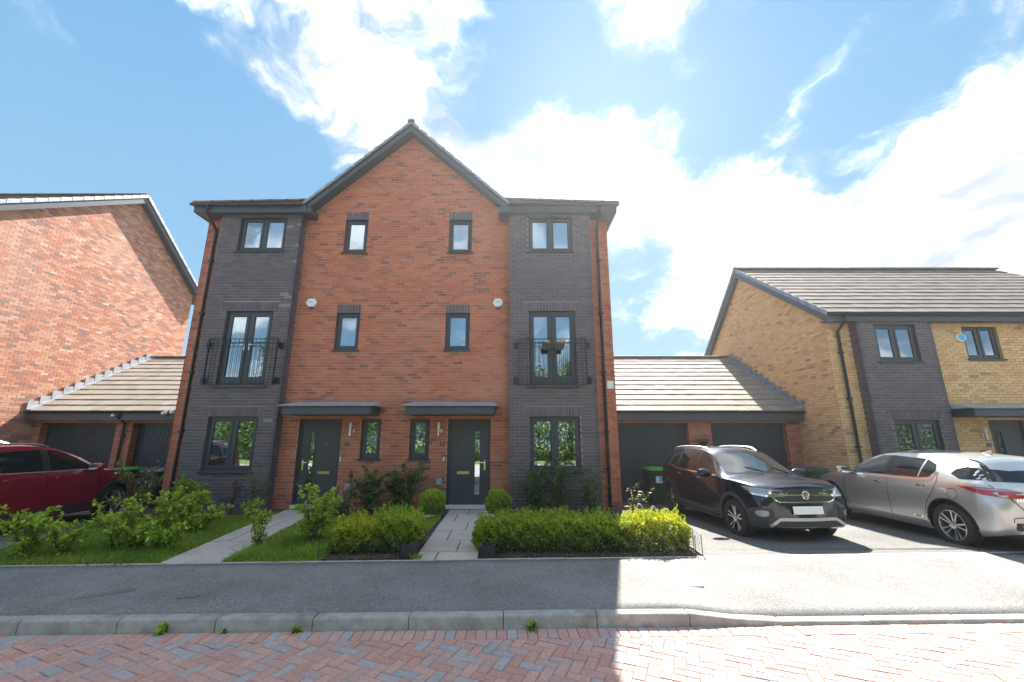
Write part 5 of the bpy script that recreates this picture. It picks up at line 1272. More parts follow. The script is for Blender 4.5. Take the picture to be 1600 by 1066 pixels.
c.both('quarter_window', [(-.84,.995),(-1.02,1.02),(-1.11,1.12),(-1.08,1.22),(-.90,1.295)], 'car_glass')
c.both('pillar_trim', [(-.175,.985),(-.255,.985),(-.235,1.328),(-.155,1.325)], 'black_plastic', off=.002)
c.both('window_trim', [(.85,.938),(-.80,.968),(-1.04,.992),(-1.13,1.10),(-1.15,1.10),(-1.06,.975),(-.80,.950),(.87,.920)], 'chrome', off=.005)
c.both('rear_quarter_glass', [(-1.36,1.10),(-1.40,1.17),(-1.52,1.215),(-1.66,1.20),(-1.86,1.04),(-1.50,1.035)], 'car_glass')
rw = c.patch('rear_window', [(.54,1.275),(.0,1.295),(-.54,1.275),(-.655,1.06),(-.66,1.025),(0,1.012),(.66,1.025),(.655,1.06)], 'car_glass', 'rear', off=.004)
MB().tube([c.hit((-5,.0,1.055),(1,0,0))[0]+Vector((-.028,0,0)), c.hit((-5,-.2,1.07),(1,0,0))[0]+Vector((-.034,0,0)), c.hit((-5,-.42,1.10),(1,0,0))[0]+Vector((-.028,0,0))], [.02,.016,.008], 8).build('rear_wiper', M['black_plastic'], c.root)
sp = c.patch('rear_spoiler', [(-1.48,.53),(-1.72,.52),(-1.775,.30),(-1.79,0),(-1.775,-.30),(-1.72,-.52),(-1.48,-.53),(-1.44,0)], 'paint_silver', 'top', off=.022, thick=.02)
for g in (1,-1):
    ya = 180-38*g
    tl = c.patch('tail_light', [(-g*1.10,.930),(-g*.80,.940),(-g*.60,.925),(-g*.44,.890),(-g*.29,.842),(-g*.30,.822),(-g*.64,.812),(-g*.88,.838)], 'lamp_red', 'yaw', yaw=ya, off=.006)
    c.patch('clear_lens', [(-g*.98,.922),(-g*.76,.928),(-g*.60,.912),(-g*.50,.892),(-g*.68,.896),(-g*.88,.908)], 'lamp_glass', 'yaw', yaw=ya, off=.011, parent=tl)
    rp = c.patch('reflector_pocket', [(g*.40,.475),(g*.63,.485),(g*.65,.40),(g*.62,.375),(g*.43,.385)], 'black_plastic', 'rear', off=.004)
    c.patch('reflector', [(g*.46,.452),(g*.58,.455),(g*.575,.425),(g*.475,.422)], 'red_reflector', 'rear', off=.010, parent=rp)
    c.line('bumper_crease', [(g*.36,.545),(g*.52,.56),(g*.645,.545),(g*.655,.49)], .012, 'seam', view='rear', off=.002)
    c.line('door_seam', [(.84,.30),(.90,.55),(.86,.91)], .009, 'seam', sg=g, off=.002, cell=.1); c.line('door_seam', [(-.20,.27),(-.21,.55),(-.20,.95)], .009, 'seam', sg=g, off=.002, cell=.1)
    c.line('door_seam', [(-.88,.40),(-.97,.62),(-1.10,.80),(-1.17,.96),(-1.16,1.10)], .009, 'seam', sg=g, off=.002, cell=.08)
    c.line('sill_seam', [(.86,.285),(-.86,.30)], .008, 'seam', sg=g, off=.002, cell=.2)
    c.arch(1.30, g, .372, .392, 0, 180, 'black_plastic', .002); c.arch(-1.30, g, .372, .392, 0, 180, 'black_plastic', .002)
c.line('fuel_flap', arc(-1.42,.80,.082,0,355,20), .007, 'seam', sg=1, off=.002, cell=.05)
c.line('tailgate_seam', [(-.62,.80),(-.50,.66),(-.40,.615),(0,.605),(.40,.615),(.50,.66),(.62,.80)], .012, 'seam', view='rear', off=.003)
c.line('tailgate_seam', [(.70,.98),(.665,.90),(.60,.79)], .010, 'seam', view='rear', off=.003); c.line('tailgate_seam', [(-.70,.98),(-.665,.90),(-.60,.79)], .010, 'seam', view='rear', off=.003)
c.box_on('number_plate', 'rear', 0, .755, .53, .125, 'plate_white', .012)
c.line('tailgate_trim', [(-.36,.855),(.36,.855)], .03, 'chrome', view='rear', off=.014)
c.patch('diffuser', [(-.42,.37),(-.34,.44),(.34,.44),(.42,.37),(.44,.31),(-.44,.31)], 'black_plastic', 'rear', off=.006)
for k, yy in enumerate((.55,.515,.48,.445)): MB().cbox(c.hit((-5,yy,.79),(1,0,0))[0].x-.006,c.hit((-5,yy,.79),(1,0,0))[0].x+.01,yy-.011,yy+.011,.775,.805,.002).build('badge_letter', M['chrome'], c.root)
c.patch('sill_badge', [(-.66,.345),(-.84,.350),(-.845,.380),(-.665,.375)], 'chrome', sg=1, off=.003); c.patch('sill_badge_inset', [(-.69,.352),(-.80,.356),(-.803,.373),(-.693,.369)], 'seam', sg=1, off=.005)
c.handle(-.02, .845, 'chrome', .20); c.handle(-.92, .865, 'chrome', .20); c.mirror(.70, .935, 'paint_silver', .92)
p, n = c.hit((-1.25,0,4), (0,0,-1)); MB().rings([[(-1.12,0,p.z+.0),(-1.16,.02,p.z),(-1.30,.03,p.z-.01),(-1.30,-.03,p.z-.01),(-1.16,-.02,p.z)],[(-1.22,0,p.z+.03),(-1.24,.012,p.z+.03),(-1.30,.014,p.z+.03),(-1.30,-.014,p.z+.03),(-1.24,-.012,p.z+.03)],[(-1.29,0,p.z+.062),(-1.295,.004,p.z+.062),(-1.305,.004,p.z+.062),(-1.305,-.004,p.z+.062),(-1.295,-.004,p.z+.062)]]).build('aerial_fin', M['paint_silver'], c.root, smooth=True)

# ------------------------------------------------------------------ red crossover and the pale car beyond it, noses to the garages
def crossover(name, loc, hd, label, pnt):
    c = Car(name, loc, hd, label, dict(
        paint=pnt, xf=2.20, xr=-2.13, rw=.335, track=.875, axles=(1.275,-1.28), spokes=5, spoke_w=.034, rim=.68, crown=.05, nose=.7, nose_z=.55, nose_y=.15, tail=.4, bulge=.025, extra=(1.02,.96,.16,.1,-1.66,-1.72),
        top=[(2.20,.80),(2.10,.89),(1.85,.96),(1.5,1.045),(1.15,1.105),(.96,1.155),(.6,1.345),(.2,1.525),(-.05,1.590),(-.5,1.625),(-1.0,1.615),(-1.5,1.575),(-1.68,1.53),(-1.85,1.30),(-1.98,1.08),(-2.13,.90)],
        belt=[(2.20,.70),(1.9,.86),(1.4,.985),(.9,1.035),(0,1.050),(-.8,1.085),(-1.4,1.13),(-1.8,1.08),(-2.13,.80)],
        w_top=[(2.20,.50),(1.7,.66),(1.15,.70),(.9,.70),(.1,.595),(-.5,.60),(-1.4,.57),(-1.68,.55),(-1.9,.62),(-2.13,.58)],
        w_belt=[(2.20,.58),(1.95,.70),(1.7,.79),(1.2,.845),(0,.845),(-1.2,.85),(-1.7,.81),(-2.0,.72),(-2.13,.62)],
        w_max=[(2.20,.64),(1.95,.76),(1.7,.845),(1.2,.885),(0,.878),(-1.2,.885),(-1.7,.85),(-2.0,.77),(-2.13,.68)],
        bottom=[(2.20,.32),(1.85,.24),(1.2,.21),(-1.2,.22),(-1.8,.28),(-2.13,.38)]))
    c.patch('windscreen', [(.93,0),(.90,.35),(.82,.655),(.22,.555),(.18,.25),(.17,0),(.18,-.25),(.22,-.555),(.82,-.655),(.90,-.35)], 'windscreen_glass', 'top', off=.003)
    c.both('side_window', [(.80,1.085),(-.10,1.095),(-.10,1.490),(.10,1.475),(.40,1.345)], 'car_glass'); c.both('side_window', [(-.24,1.095),(-.92,1.115),(-.98,1.44),(-.88,1.478),(-.24,1.495)], 'car_glass'); c.both('quarter_window', [(-1.0,1.12),(-1.40,1.20),(-1.28,1.36),(-1.06,1.42)], 'car_glass')
    c.both('pillar_trim', [(-.105,1.093),(-.235,1.093),(-.235,1.497),(-.105,1.493)], 'black_plastic', off=.005)
    c.both('window_trim', [(.86,1.062),(-.10,1.074),(-.94,1.094),(-1.42,1.175),(-1.42,1.195),(-.94,1.114),(-.10,1.092),(.84,1.080)], 'satin_silver', off=.006)
    for g in (1,-1):
        c.arch(1.275, g, .388, .455, -5, 185); c.arch(-1.28, g, .388, .455, -5, 185); c.patch('sill_trim', [(.825,.245),(.82,.40),(-.83,.40),(-.83,.245)], 'cladding', sg=g, off=.012, cell=.2)
        c.line('door_seam', [(.84,.42),(.90,.62),(.84,1.04)], .010, 'seam', sg=g, off=.002, cell=.1); c.line('door_seam', [(-.17,.41),(-.17,1.08)], .010, 'seam', sg=g, off=.002, cell=.1); c.line('door_seam', [(-.82,.5),(-1.0,.75),(-.99,1.1)], .010, 'seam', sg=g, off=.002, cell=.1)
        c.patch('headlight', [(g*1.02,.93),(g*.62,.88),(g*.34,.80),(g*.36,.76),(g*.68,.78),(g*1.0,.86)], 'lamp_glass', 'yaw', yaw=g*36, off=.004)
        c.patch('repeater', [(1.18,.945),(1.28,.955),(1.30,.935),(1.24,.920)], 'plate_white', sg=g, off=.006)
    c.both('tail_light', [(-1.80,1.0),(-2.0,1.02),(-2.02,.86),(-1.86,.88)], 'lamp_red')
    c.patch('grille', [(-.48,.80),(-.44,.66),(.44,.66),(.48,.80)], 'black_plastic', 'front'); c.patch('lower_bumper', [(-.56,.48),(.56,.48),(.58,.345),(-.58,.345)], 'cladding', 'front')
    c.patch('rear_window', [(.50,1.50),(-.50,1.50),(-.60,1.13),(.60,1.13)], 'car_glass', 'rear')
    c.handle(.06, .955, pnt); c.handle(-.80, .985, pnt); c.mirror(.64, 1.05, pnt, 1.0); c.rail(.02, -1.5, .53, 'satin_silver', .035)
    return c
crossover('parked_crossover', (-9.86,8.50,drive_z(8.5)), R(90), 'dark red crossover parked nose in behind the leafy shrubs', 'paint_red')
pc = crossover('parked_crossover', (-13.1,10.2,drive_z(10.2)), R(90), 'pale silver car at the left edge, only its roof showing past the red car', 'paint_pale')
pc.root.scale = (1.04,1.04,1.13)
# ================================================================== planting
def leaf_mesh(name, P, D, N, size, rnd, mat, wid=.55, fold=.25):
    """P base points, D leaf directions, N leaf normals (n,3); size (n,), rnd (n,)"""
    P, D, N = (np.asarray(a, float) for a in (P, D, N)); size = np.asarray(size)[:,None]
    D /= np.linalg.norm(D,axis=1,keepdims=True)+1e-9; S = np.cross(D, N); S /= np.linalg.norm(S,axis=1,keepdims=True)+1e-9; N = np.cross(S, D)
    w = size*wid*.5; mid = P+D*size*.48
    a, b = mid+S*w+N*w*fold, mid-S*w+N*w*fold
    tip = P+D*size+N*(-size*.08); m2 = mid
    V = np.stack([P, a, tip, b, m2], 1).reshape(-1,3); n = len(P)
    F = (np.array([(0,1,4),(1,2,4),(2,3,4),(3,0,4)])[None]+np.arange(n)[:,None,None]*5).reshape(-1,3)
    return mesh_arrays(name, V, F, M[mat], np.repeat(np.clip(rnd,0,.999), 4), smooth=False)
def rand_unit(rg, n):
    v = rg.normal(size=(n,3)); return v/np.linalg.norm(v,axis=1,keepdims=True)

def clipped(name, loc, label, cat, shape, n, size, mat, seed, group=None, shoots=0, stem_h=.1, yel=.0):
    """clipped box plant or hedge: leaves in a shell over a lumpy volume. shape = (hx,hy,h,kind)"""
    rg = np.random.default_rng(seed); hx, hy, h, kind = shape
    root = thing(name, loc, label, cat, group); L0 = np.array(loc)
    u = rand_unit(rg, n)
    if kind == 'ball': k = np.ones(n)
    else:                                                  # superellipsoid: flat sides, soft edges
        p = 5.0; k = 1/np.power(np.sum(np.abs(u)**p, axis=1), 1/p)
    Q = u*k[:,None]
    lump = 1+.11*np.sin(Q[:,0]*hx*9+seed)*np.cos(Q[:,1]*hy*9+Q[:,2]*5+seed*2)+.07*np.sin(Q[:,0]*hx*21+Q[:,2]*7+seed)*np.sin(Q[:,1]*6+1)
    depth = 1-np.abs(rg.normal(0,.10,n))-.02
    X = np.stack([Q[:,0]*hx*lump*depth, Q[:,1]*hy*lump*depth, Q[:,2]*h/2*lump*depth+h/2*.98], 1)
    if shoots:
        ns = shoots; b = rg.choice(n, ns); per = 9
        SX = X[b]; SX = SX[SX[:,2] > h*.75]; ns = len(SX); tt = np.linspace(.0,1,per)
        ln = rg.uniform(.05,.15,ns); lean = rg.normal(0,.25,(ns,2))
        E = (SX[:,None,:]+np.stack([lean[:,0:1]*ln[:,None]*tt, lean[:,1:2]*ln[:,None]*tt, ln[:,None]*tt], 2)).reshape(-1,3)
        EU = rand_unit(rg, len(E))*.6+np.array([0,0,.8]); 
    keep = X[:,2] > stem_h*.3; X = X[keep]; u = u[keep]; depth = depth[keep]
    D = u*.8+rand_unit(rg, len(X))*.7+np.array([0,0,.35]); N = rand_unit(rg, len(X))*.6+u
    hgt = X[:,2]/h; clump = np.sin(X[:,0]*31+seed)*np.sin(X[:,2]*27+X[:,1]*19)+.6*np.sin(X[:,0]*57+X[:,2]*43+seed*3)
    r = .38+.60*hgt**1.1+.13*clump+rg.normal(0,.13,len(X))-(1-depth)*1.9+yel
    sz = size*rg.uniform(.7,1.3,len(X))
    if shoots:
        X = np.concatenate([X,E]); D = np.concatenate([D,EU]); N = np.concatenate([N,rand_unit(rg,len(E))]); r = np.concatenate([r,.62+rg.normal(0,.15,len(E))+yel]); sz = np.concatenate([sz,size*rg.uniform(.7,1.1,len(E))])
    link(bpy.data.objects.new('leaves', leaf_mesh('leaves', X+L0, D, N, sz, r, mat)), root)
    m = MB(); k = max(3, int(hx*7)); rr = random.Random(seed)
    for i in range(k):
        x = loc[0]+(-hx*.85+1.7*hx*(i+.5)/k)
        for j in range(3):
            y = loc[1]+rr.uniform(-.4,.4)*hy; m.tube([(x,y,loc[2]-.03),(x+rr.uniform(-.03,.03),y+rr.uniform(-.04,.04),loc[2]+h*.4),(x+rr.uniform(-.1,.1),y+rr.uniform(-.1,.1),loc[2]+h*.8)], [.008,.006,.003], 5)
    m.build('stems', M['stem_wood'], root)
    return root

def shrub(name, loc, label, cat, h, spread, n_stem, leaves, size, mat, seed, group=None, droop=.0, wid=.6, dens_low=.15, tone=0, side=7, lean=(0,0), fl=None):
    """open shrub: arching stems with side twigs, leaves set along the twigs"""
    rr = random.Random(seed); rg = np.random.default_rng(seed)
    root = thing(name, loc, label, cat, group); m = MB(); twigs = []
    for k in range(n_stem):
        a = rr.uniform(0, 2*math.pi); sp = spread*rr.uniform(.25,1); hh = h*rr.uniform(.6,1.0)
        b = Vector(loc)+Vector((rr.uniform(-.04,.04),rr.uniform(-.04,.04),-.03)); tip = Vector(loc)+Vector((math.cos(a)*sp+lean[0],math.sin(a)*sp*.8+lean[1],hh))
        pts = [b+(tip-b)*t+Vector((0,0,1))*(math.sin(t*math.pi)*.12*h-droop*h*t*t) for t in (0,.25,.5,.75,1)]
        m.tube(pts, [.011,.009,.007,.005,.002], 5)
        for t in np.linspace(dens_low, 1, side):
            i = min(3, int(t*4)); q = pts[i]+(pts[i+1]-pts[i])*(t*4-i); d = Vector((rr.uniform(-1,1),rr.uniform(-1,1),rr.uniform(-.1,.7))).normalized()
            e = q+d*h*rr.uniform(.14,.30); m.tube([q,(q+e)/2+Vector((0,0,.01)),e], [.004,.003,.0015], 4); twigs.append((q,e))
    m.build('stems', M['stem_wood'], root, smooth=True)
    ti = rg.integers(0, len(twigs), leaves); t = rg.uniform(.15,1.05,leaves)
    A = np.array([tuple(q) for q,e in twigs]); B = np.array([tuple(e) for q,e in twigs])
    X = A[ti]+(B[ti]-A[ti])*t[:,None]+rg.normal(0,.012,(leaves,3)); dr = B[ti]-A[ti]; dr /= np.linalg.norm(dr,axis=1,keepdims=True)
    D = dr*.6+rand_unit(rg,leaves)*.8; N = rand_unit(rg,leaves)*.45+np.array([0,0,1.0])
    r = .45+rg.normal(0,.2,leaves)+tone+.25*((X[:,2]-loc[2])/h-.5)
    link(bpy.data.objects.new('leaves', leaf_mesh('leaves', X, D, N, size*rg.uniform(.6,1.25,leaves), r, mat, wid)), root)
    if fl:
        mt, cnt, fs = fl
        for _ in range(cnt):
            i = rr.randrange(len(twigs)); p = twigs[i][1]; pm = MB()
            for k in range(6):
                a = 2*math.pi*k/6; d = Vector((math.cos(a),math.sin(a)*.8,.35)); s_ = d.cross(Vector((0,0,1))).normalized()*fs*.35
                pm.add([p, p+d*fs*.55+s_, p+d*fs, p+d*fs*.55-s_], [(0,1,2,3)])
            pm.build('flower', M[mt], root)
    return root

# clipped hedges
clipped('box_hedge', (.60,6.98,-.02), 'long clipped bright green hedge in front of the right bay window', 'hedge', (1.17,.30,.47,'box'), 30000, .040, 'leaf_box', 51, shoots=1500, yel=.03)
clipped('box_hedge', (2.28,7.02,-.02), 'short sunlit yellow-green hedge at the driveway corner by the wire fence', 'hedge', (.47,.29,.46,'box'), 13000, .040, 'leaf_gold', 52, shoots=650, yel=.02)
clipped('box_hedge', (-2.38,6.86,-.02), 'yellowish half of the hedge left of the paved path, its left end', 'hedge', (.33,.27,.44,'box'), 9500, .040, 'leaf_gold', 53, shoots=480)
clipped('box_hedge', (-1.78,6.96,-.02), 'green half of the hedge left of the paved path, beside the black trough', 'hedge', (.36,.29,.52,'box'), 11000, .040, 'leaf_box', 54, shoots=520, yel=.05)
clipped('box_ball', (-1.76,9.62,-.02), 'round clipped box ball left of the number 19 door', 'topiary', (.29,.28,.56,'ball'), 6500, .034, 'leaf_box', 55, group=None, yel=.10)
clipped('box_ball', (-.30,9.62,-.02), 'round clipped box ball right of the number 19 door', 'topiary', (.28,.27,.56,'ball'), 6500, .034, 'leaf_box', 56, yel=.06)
# young hedge plants along the left boundary
HB_ = [(-7.0,6.42,1.02,.34,'tall leafy young hedge plant nearest the left edge of the photo',1100,.05),(-6.52,6.48,.78,.34,'arching leafy hedge plant second from the left edge',650,.0),(-6.12,6.85,1.05,.36,'slender arching hedge plant in front of the red car doors',800,.1),
       (-6.15,7.75,1.0,.45,'leafy hedge plant in front of the red car front wheel',850,.0),(-5.28,6.75,.60,.42,'low spreading hedge plant left of the left path, nearest the footpath',900,-.05),(-5.78,6.80,.75,.42,'dense low hedge plant in the middle of the left row',1000,.05),
       (-6.30,8.45,1.02,.46,'tall yellow-green hedge plant nearest the left bay window',1250,.12),(-5.72,8.0,.62,.40,'low yellow-green hedge plant beside the left lawn',850,.1)]
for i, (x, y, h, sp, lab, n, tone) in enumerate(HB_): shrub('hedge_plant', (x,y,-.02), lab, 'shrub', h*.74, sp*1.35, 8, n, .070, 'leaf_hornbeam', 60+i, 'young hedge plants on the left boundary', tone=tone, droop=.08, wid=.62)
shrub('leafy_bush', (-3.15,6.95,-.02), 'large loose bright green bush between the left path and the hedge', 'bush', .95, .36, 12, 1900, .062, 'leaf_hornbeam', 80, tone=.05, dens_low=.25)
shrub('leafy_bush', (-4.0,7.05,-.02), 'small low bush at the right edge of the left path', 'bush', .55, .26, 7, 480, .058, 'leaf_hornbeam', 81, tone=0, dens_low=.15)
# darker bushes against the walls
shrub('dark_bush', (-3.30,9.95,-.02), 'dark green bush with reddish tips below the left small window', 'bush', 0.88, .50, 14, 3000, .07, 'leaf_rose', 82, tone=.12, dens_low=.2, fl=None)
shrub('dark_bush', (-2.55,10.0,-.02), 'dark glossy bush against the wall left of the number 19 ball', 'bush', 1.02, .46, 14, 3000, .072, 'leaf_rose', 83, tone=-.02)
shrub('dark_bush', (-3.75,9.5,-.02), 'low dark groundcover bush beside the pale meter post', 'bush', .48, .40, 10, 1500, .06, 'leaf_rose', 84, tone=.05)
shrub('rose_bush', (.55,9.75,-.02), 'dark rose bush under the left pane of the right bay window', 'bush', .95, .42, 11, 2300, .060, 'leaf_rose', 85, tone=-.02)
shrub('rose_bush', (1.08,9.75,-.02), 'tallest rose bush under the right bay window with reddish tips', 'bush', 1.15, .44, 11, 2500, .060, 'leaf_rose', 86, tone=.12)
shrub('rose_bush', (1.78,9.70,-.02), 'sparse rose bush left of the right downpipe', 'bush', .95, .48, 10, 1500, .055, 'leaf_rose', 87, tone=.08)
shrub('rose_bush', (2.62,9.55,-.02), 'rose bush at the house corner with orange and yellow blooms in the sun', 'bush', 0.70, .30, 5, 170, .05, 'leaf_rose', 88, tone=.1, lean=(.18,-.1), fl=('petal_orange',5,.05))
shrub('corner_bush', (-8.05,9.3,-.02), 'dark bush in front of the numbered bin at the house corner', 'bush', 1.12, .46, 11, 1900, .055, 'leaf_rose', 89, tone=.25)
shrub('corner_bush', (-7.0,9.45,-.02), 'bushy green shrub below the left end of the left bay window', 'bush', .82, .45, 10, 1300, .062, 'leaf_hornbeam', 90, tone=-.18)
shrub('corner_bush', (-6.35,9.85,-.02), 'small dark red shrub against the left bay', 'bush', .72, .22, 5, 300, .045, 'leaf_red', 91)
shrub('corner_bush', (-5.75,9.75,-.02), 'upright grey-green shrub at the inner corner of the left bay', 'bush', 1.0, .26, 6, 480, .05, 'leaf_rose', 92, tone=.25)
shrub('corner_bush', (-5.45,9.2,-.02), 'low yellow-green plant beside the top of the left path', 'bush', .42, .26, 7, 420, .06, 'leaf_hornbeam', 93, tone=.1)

# grass
def pt_in(poly, X, Y):
    ins = np.zeros(len(X), bool); n = len(poly)
    for i in range(n):
        x0, y0 = poly[i]; x1, y1 = poly[(i+1) % n]
        c = ((y0 > Y) != (y1 > Y)) & (X < (x1-x0)*(Y-y0)/(y1-y0+1e-12)+x0); ins ^= c
    return ins
def grass(name, poly, dens, h, label, seed, w=.006, dry=.0):
    rg = np.random.default_rng(seed); xs = [p[0] for p in poly]; ys = [p[1] for p in poly]
    n = int(dens*(max(xs)-min(xs))*(max(ys)-min(ys))); X = rg.uniform(min(xs),max(xs),n); Y = rg.uniform(min(ys),max(ys),n); k = pt_in(poly,X,Y); X, Y = X[k], Y[k]; n = len(X)
    a = rg.uniform(0,2*math.pi,n); hh = h*rg.uniform(.45,1.2,n)*(1+.35*np.sin(X*5.1)*np.cos(Y*4.3)); ln = rg.normal(0,.4,(n,2))*hh[:,None]
    Z = np.full(n,-.006); P = np.stack([X,Y,Z],1); s = np.stack([np.cos(a)*w,np.sin(a)*w,0*a],1); t = np.stack([ln[:,0],ln[:,1],hh],1)
    V = np.stack([P-s,P+s,P+t*.55+s*.6,P+t*np.array([1.15,1.15,1]),],1).reshape(-1,3)
    F = (np.array([(0,1,2),(0,2,3)])[None]+np.arange(n)[:,None,None]*4).reshape(-1,3)
    r = .40+.22*np.sin(X*2.3+Y*1.7)*np.cos(Y*3.1-X)+rg.normal(0,.16,n)+dry
    return tag(link(bpy.data.objects.new(name, mesh_arrays(name, V, F, M['grass_blade'], np.repeat(np.clip(r,0,.999),2)))), label, 'grass', kind='stuff')
grass('lawn_grass', LAWN_A, 3800, .05, 'short mown grass of the left front lawn', 101)
grass('lawn_grass', LAWN_B, 3800, .05, 'short mown grass between the two paths', 102, dry=.06)
grass('long_grass', [(-3.9,6.3),(-2.75,6.35),(-2.75,7.5),(-3.6,7.4)], 2600, .15, 'long unmown grass under the loose bush', 103, .005, .05)
grass('long_grass', [(-6.9,6.15),(-5.0,6.25),(-5.1,7.2),(-6.9,7.4)], 1400, .085, 'rough grass at the feet of the left hedge plants', 104, .005, .08)
for i, (x, y, s_) in enumerate(((-3.86,6.30,.15),(-3.3,6.27,.10),(-4.98,6.28,.12),(-1.37,6.40,.08))):
    grass('grass_tuft', [(x-s_,y-s_*.6),(x+s_,y-s_*.6),(x+s_,y+s_*.6),(x-s_,y+s_*.6)], 4200, .07, 'grass tuft spilling over the footpath edging', 110+i)
# weeds growing in the kerb channel
for i, (x, s_) in enumerate(((-3.30,.055),(-2.05,.03),(.19,.04),(-2.72,.02))):
    y = kerb_y(x)-.150
    shrub('kerb_weed', (x,y,ROAD_Z), ('bright green weed tuft in the kerb channel at the left','small weed in the kerb channel left of the middle','dark leafy weed in the kerb channel at the centre','single thin weed stem against the left kerb')[i], 'weed', s_*1.3, s_, 8, (160,60,90,16)[i], .045, 'leaf_hornbeam', 120+i, tone=(.1,-.1,-.25,.1)[i], wid=.4, side=3)

# trees across the street (behind the viewer): seen mirrored in the panes
def tree(loc, h, r, n, seed, lab):
    rg = np.random.default_rng(seed); rr = random.Random(seed); root = thing('street_tree', loc, lab, 'tree', 'trees across the street')
    m = MB(); x, y, z = loc; tips = []
    m.tube([(x,y,z-.2),(x+.1,y,z+h*.25),(x,y+.1,z+h*.5),(x+.05,y,z+h*.8)], [h*.03,h*.024,h*.018,h*.006], 8)
    for k in range(22):
        t = rr.uniform(.25,.85); a = rr.uniform(0,6.28); q = Vector((x,y,z+h*t)); e = q+Vector((math.cos(a),math.sin(a),rr.uniform(.2,.8)))*r*rr.uniform(.5,1.0)*(1.15-abs(t-.5)); m.tube([q,(q+e)/2+Vector((0,0,.15)),e], [h*.010,h*.006,h*.002], 5); tips += [e,(q+e)/2]
    m.build('trunk', M['bark'], root)
    T = np.array([tuple(t) for t in tips]); i = rg.integers(0,len(T),n); X = T[i]+rg.normal(0,r*.20,(n,3)); D = rand_unit(rg,n); N = rand_unit(rg,n)*.6+np.array([0,0,.8])
    link(bpy.data.objects.new('crown', leaf_mesh('crown', X, D, N, rg.uniform(.14,.30,n), .5+rg.normal(0,.22,n), 'leaf_tree', .7)), root)
for i, (x, y, h, r) in enumerate(((-17,-13,8.5,3.2),(-11,-15,7.5,3.0),(-5.5,-12.5,8.2,3.0),(-.2,-14.5,7.0,2.8),(4.6,-12.8,8.4,3.0),(10,-14,7.2,3.0),(16,-13,8.8,3.4),(22,-14,8,3.2))):
    tree((x,y,-.05), h, r, 11000, 140+i, ('tree','second tree','third tree','fourth tree','fifth tree','sixth tree','seventh tree','eighth tree')[i]+' from the west in the row across the road, mirrored in the panes')
clipped('far_hedge', (2,-9.5,-.05), 'long hedge across the road, mirrored in the lower panes', 'hedge', (24,.9,3.7,'box'), 60000, .22, 'leaf_tree', 160)

clipped('far_hedge', (39,-9.8,-.05), 'hedge further along the road, mirrored in the buff house panes', 'hedge', (13,.9,3.4,'box'), 30000, .22, 'leaf_tree', 161)
# ================================================================== small things
def wheelie_bin(loc, rz, label, body, lid, group='wheelie bins', sticker=None, num=None):
    root = thing('wheelie_bin', loc, label, 'bin', group, local=True, rz=rz)
    def rg(w, d, z, y0=0, c=.05): return [(-w+c,-d+y0,z),(w-c,-d+y0,z),(w,-d+c+y0,z),(w,d-c+y0,z),(w-c,d+y0,z),(-w+c,d+y0,z),(-w,d-c+y0,z),(-w,-d+c+y0,z)]
    MB().rings([rg(.21,.24,.06),rg(.215,.25,.12),rg(.275,.335,.88,.01),rg(.295,.355,.885,.01),rg(.295,.355,.935,.01)]).build('bin_body', M[body], root)
    MB().rings([rg(.305,.37,.936,.0),rg(.305,.37,.965,.0),rg(.26,.31,1.005,.01),rg(.12,.16,1.02,.02)]).build('lid', M[lid], root)
    MB().tube([(-.26,.40,.97),(.26,.40,.97)], .018, 8).build('handle', M[lid], root)
    for s in (-1,1): MB().lathe([(0,s*.285),(.10,s*.285),(.10,s*.235),(0,s*.235)], 18, 'x', (0,.24,.10)).build('wheel', M['tyre'], root)
    if sticker:
        o = MB().box(-.11,.12,-.330,-.324,.60,.78).build('sticker', M['plate_white'], root); MB().box(.0,.115,-.3335,-.3305,.64,.775).build('sticker_print', M['alarm_cyan'], o)
    if num: text_mesh(num, .26, M['plate_white'], (0,-.322,.62), parent=root, ext=.004)
    return root
simple('bin_green', (.020,.060,.034), .5); simple('bin_black', (.022,.024,.027), .5); simple('lid_green', (.06,.36,.05), .45); simple('lid_blue', (.015,.10,.52), .45); simple('lid_grey', (.14,.15,.20), .5)
wheelie_bin((4.20,12.55,drive_z(12.55)), 0, 'green wheelie bin with a bright green lid beside the black SUV', 'bin_green', 'lid_green', sticker=True)
wheelie_bin((8.66,12.45,drive_z(12.45)), .2, 'blue-lidded wheelie bin behind the silver car bonnet', 'bin_black', 'lid_blue')
wheelie_bin((8.30,11.95,drive_z(11.95)), .1, 'green-lidded wheelie bin in front of the blue-lidded one', 'bin_green', 'bin_green')
wheelie_bin((-9.65,11.75,drive_z(11.75)), 0, 'black wheelie bin with a grey lid and a white number 17', 'bin_black', 'lid_grey', num='17')
wheelie_bin((-11.1,12.3,drive_z(12.3)), 0, 'green-lidded wheelie bin past the bonnet of the red car', 'bin_green', 'lid_green')
wheelie_bin((-9.25,12.35,drive_z(12.35)), 0, 'blue-lidded wheelie bin tucked behind the number 17 bin', 'bin_black', 'lid_blue')

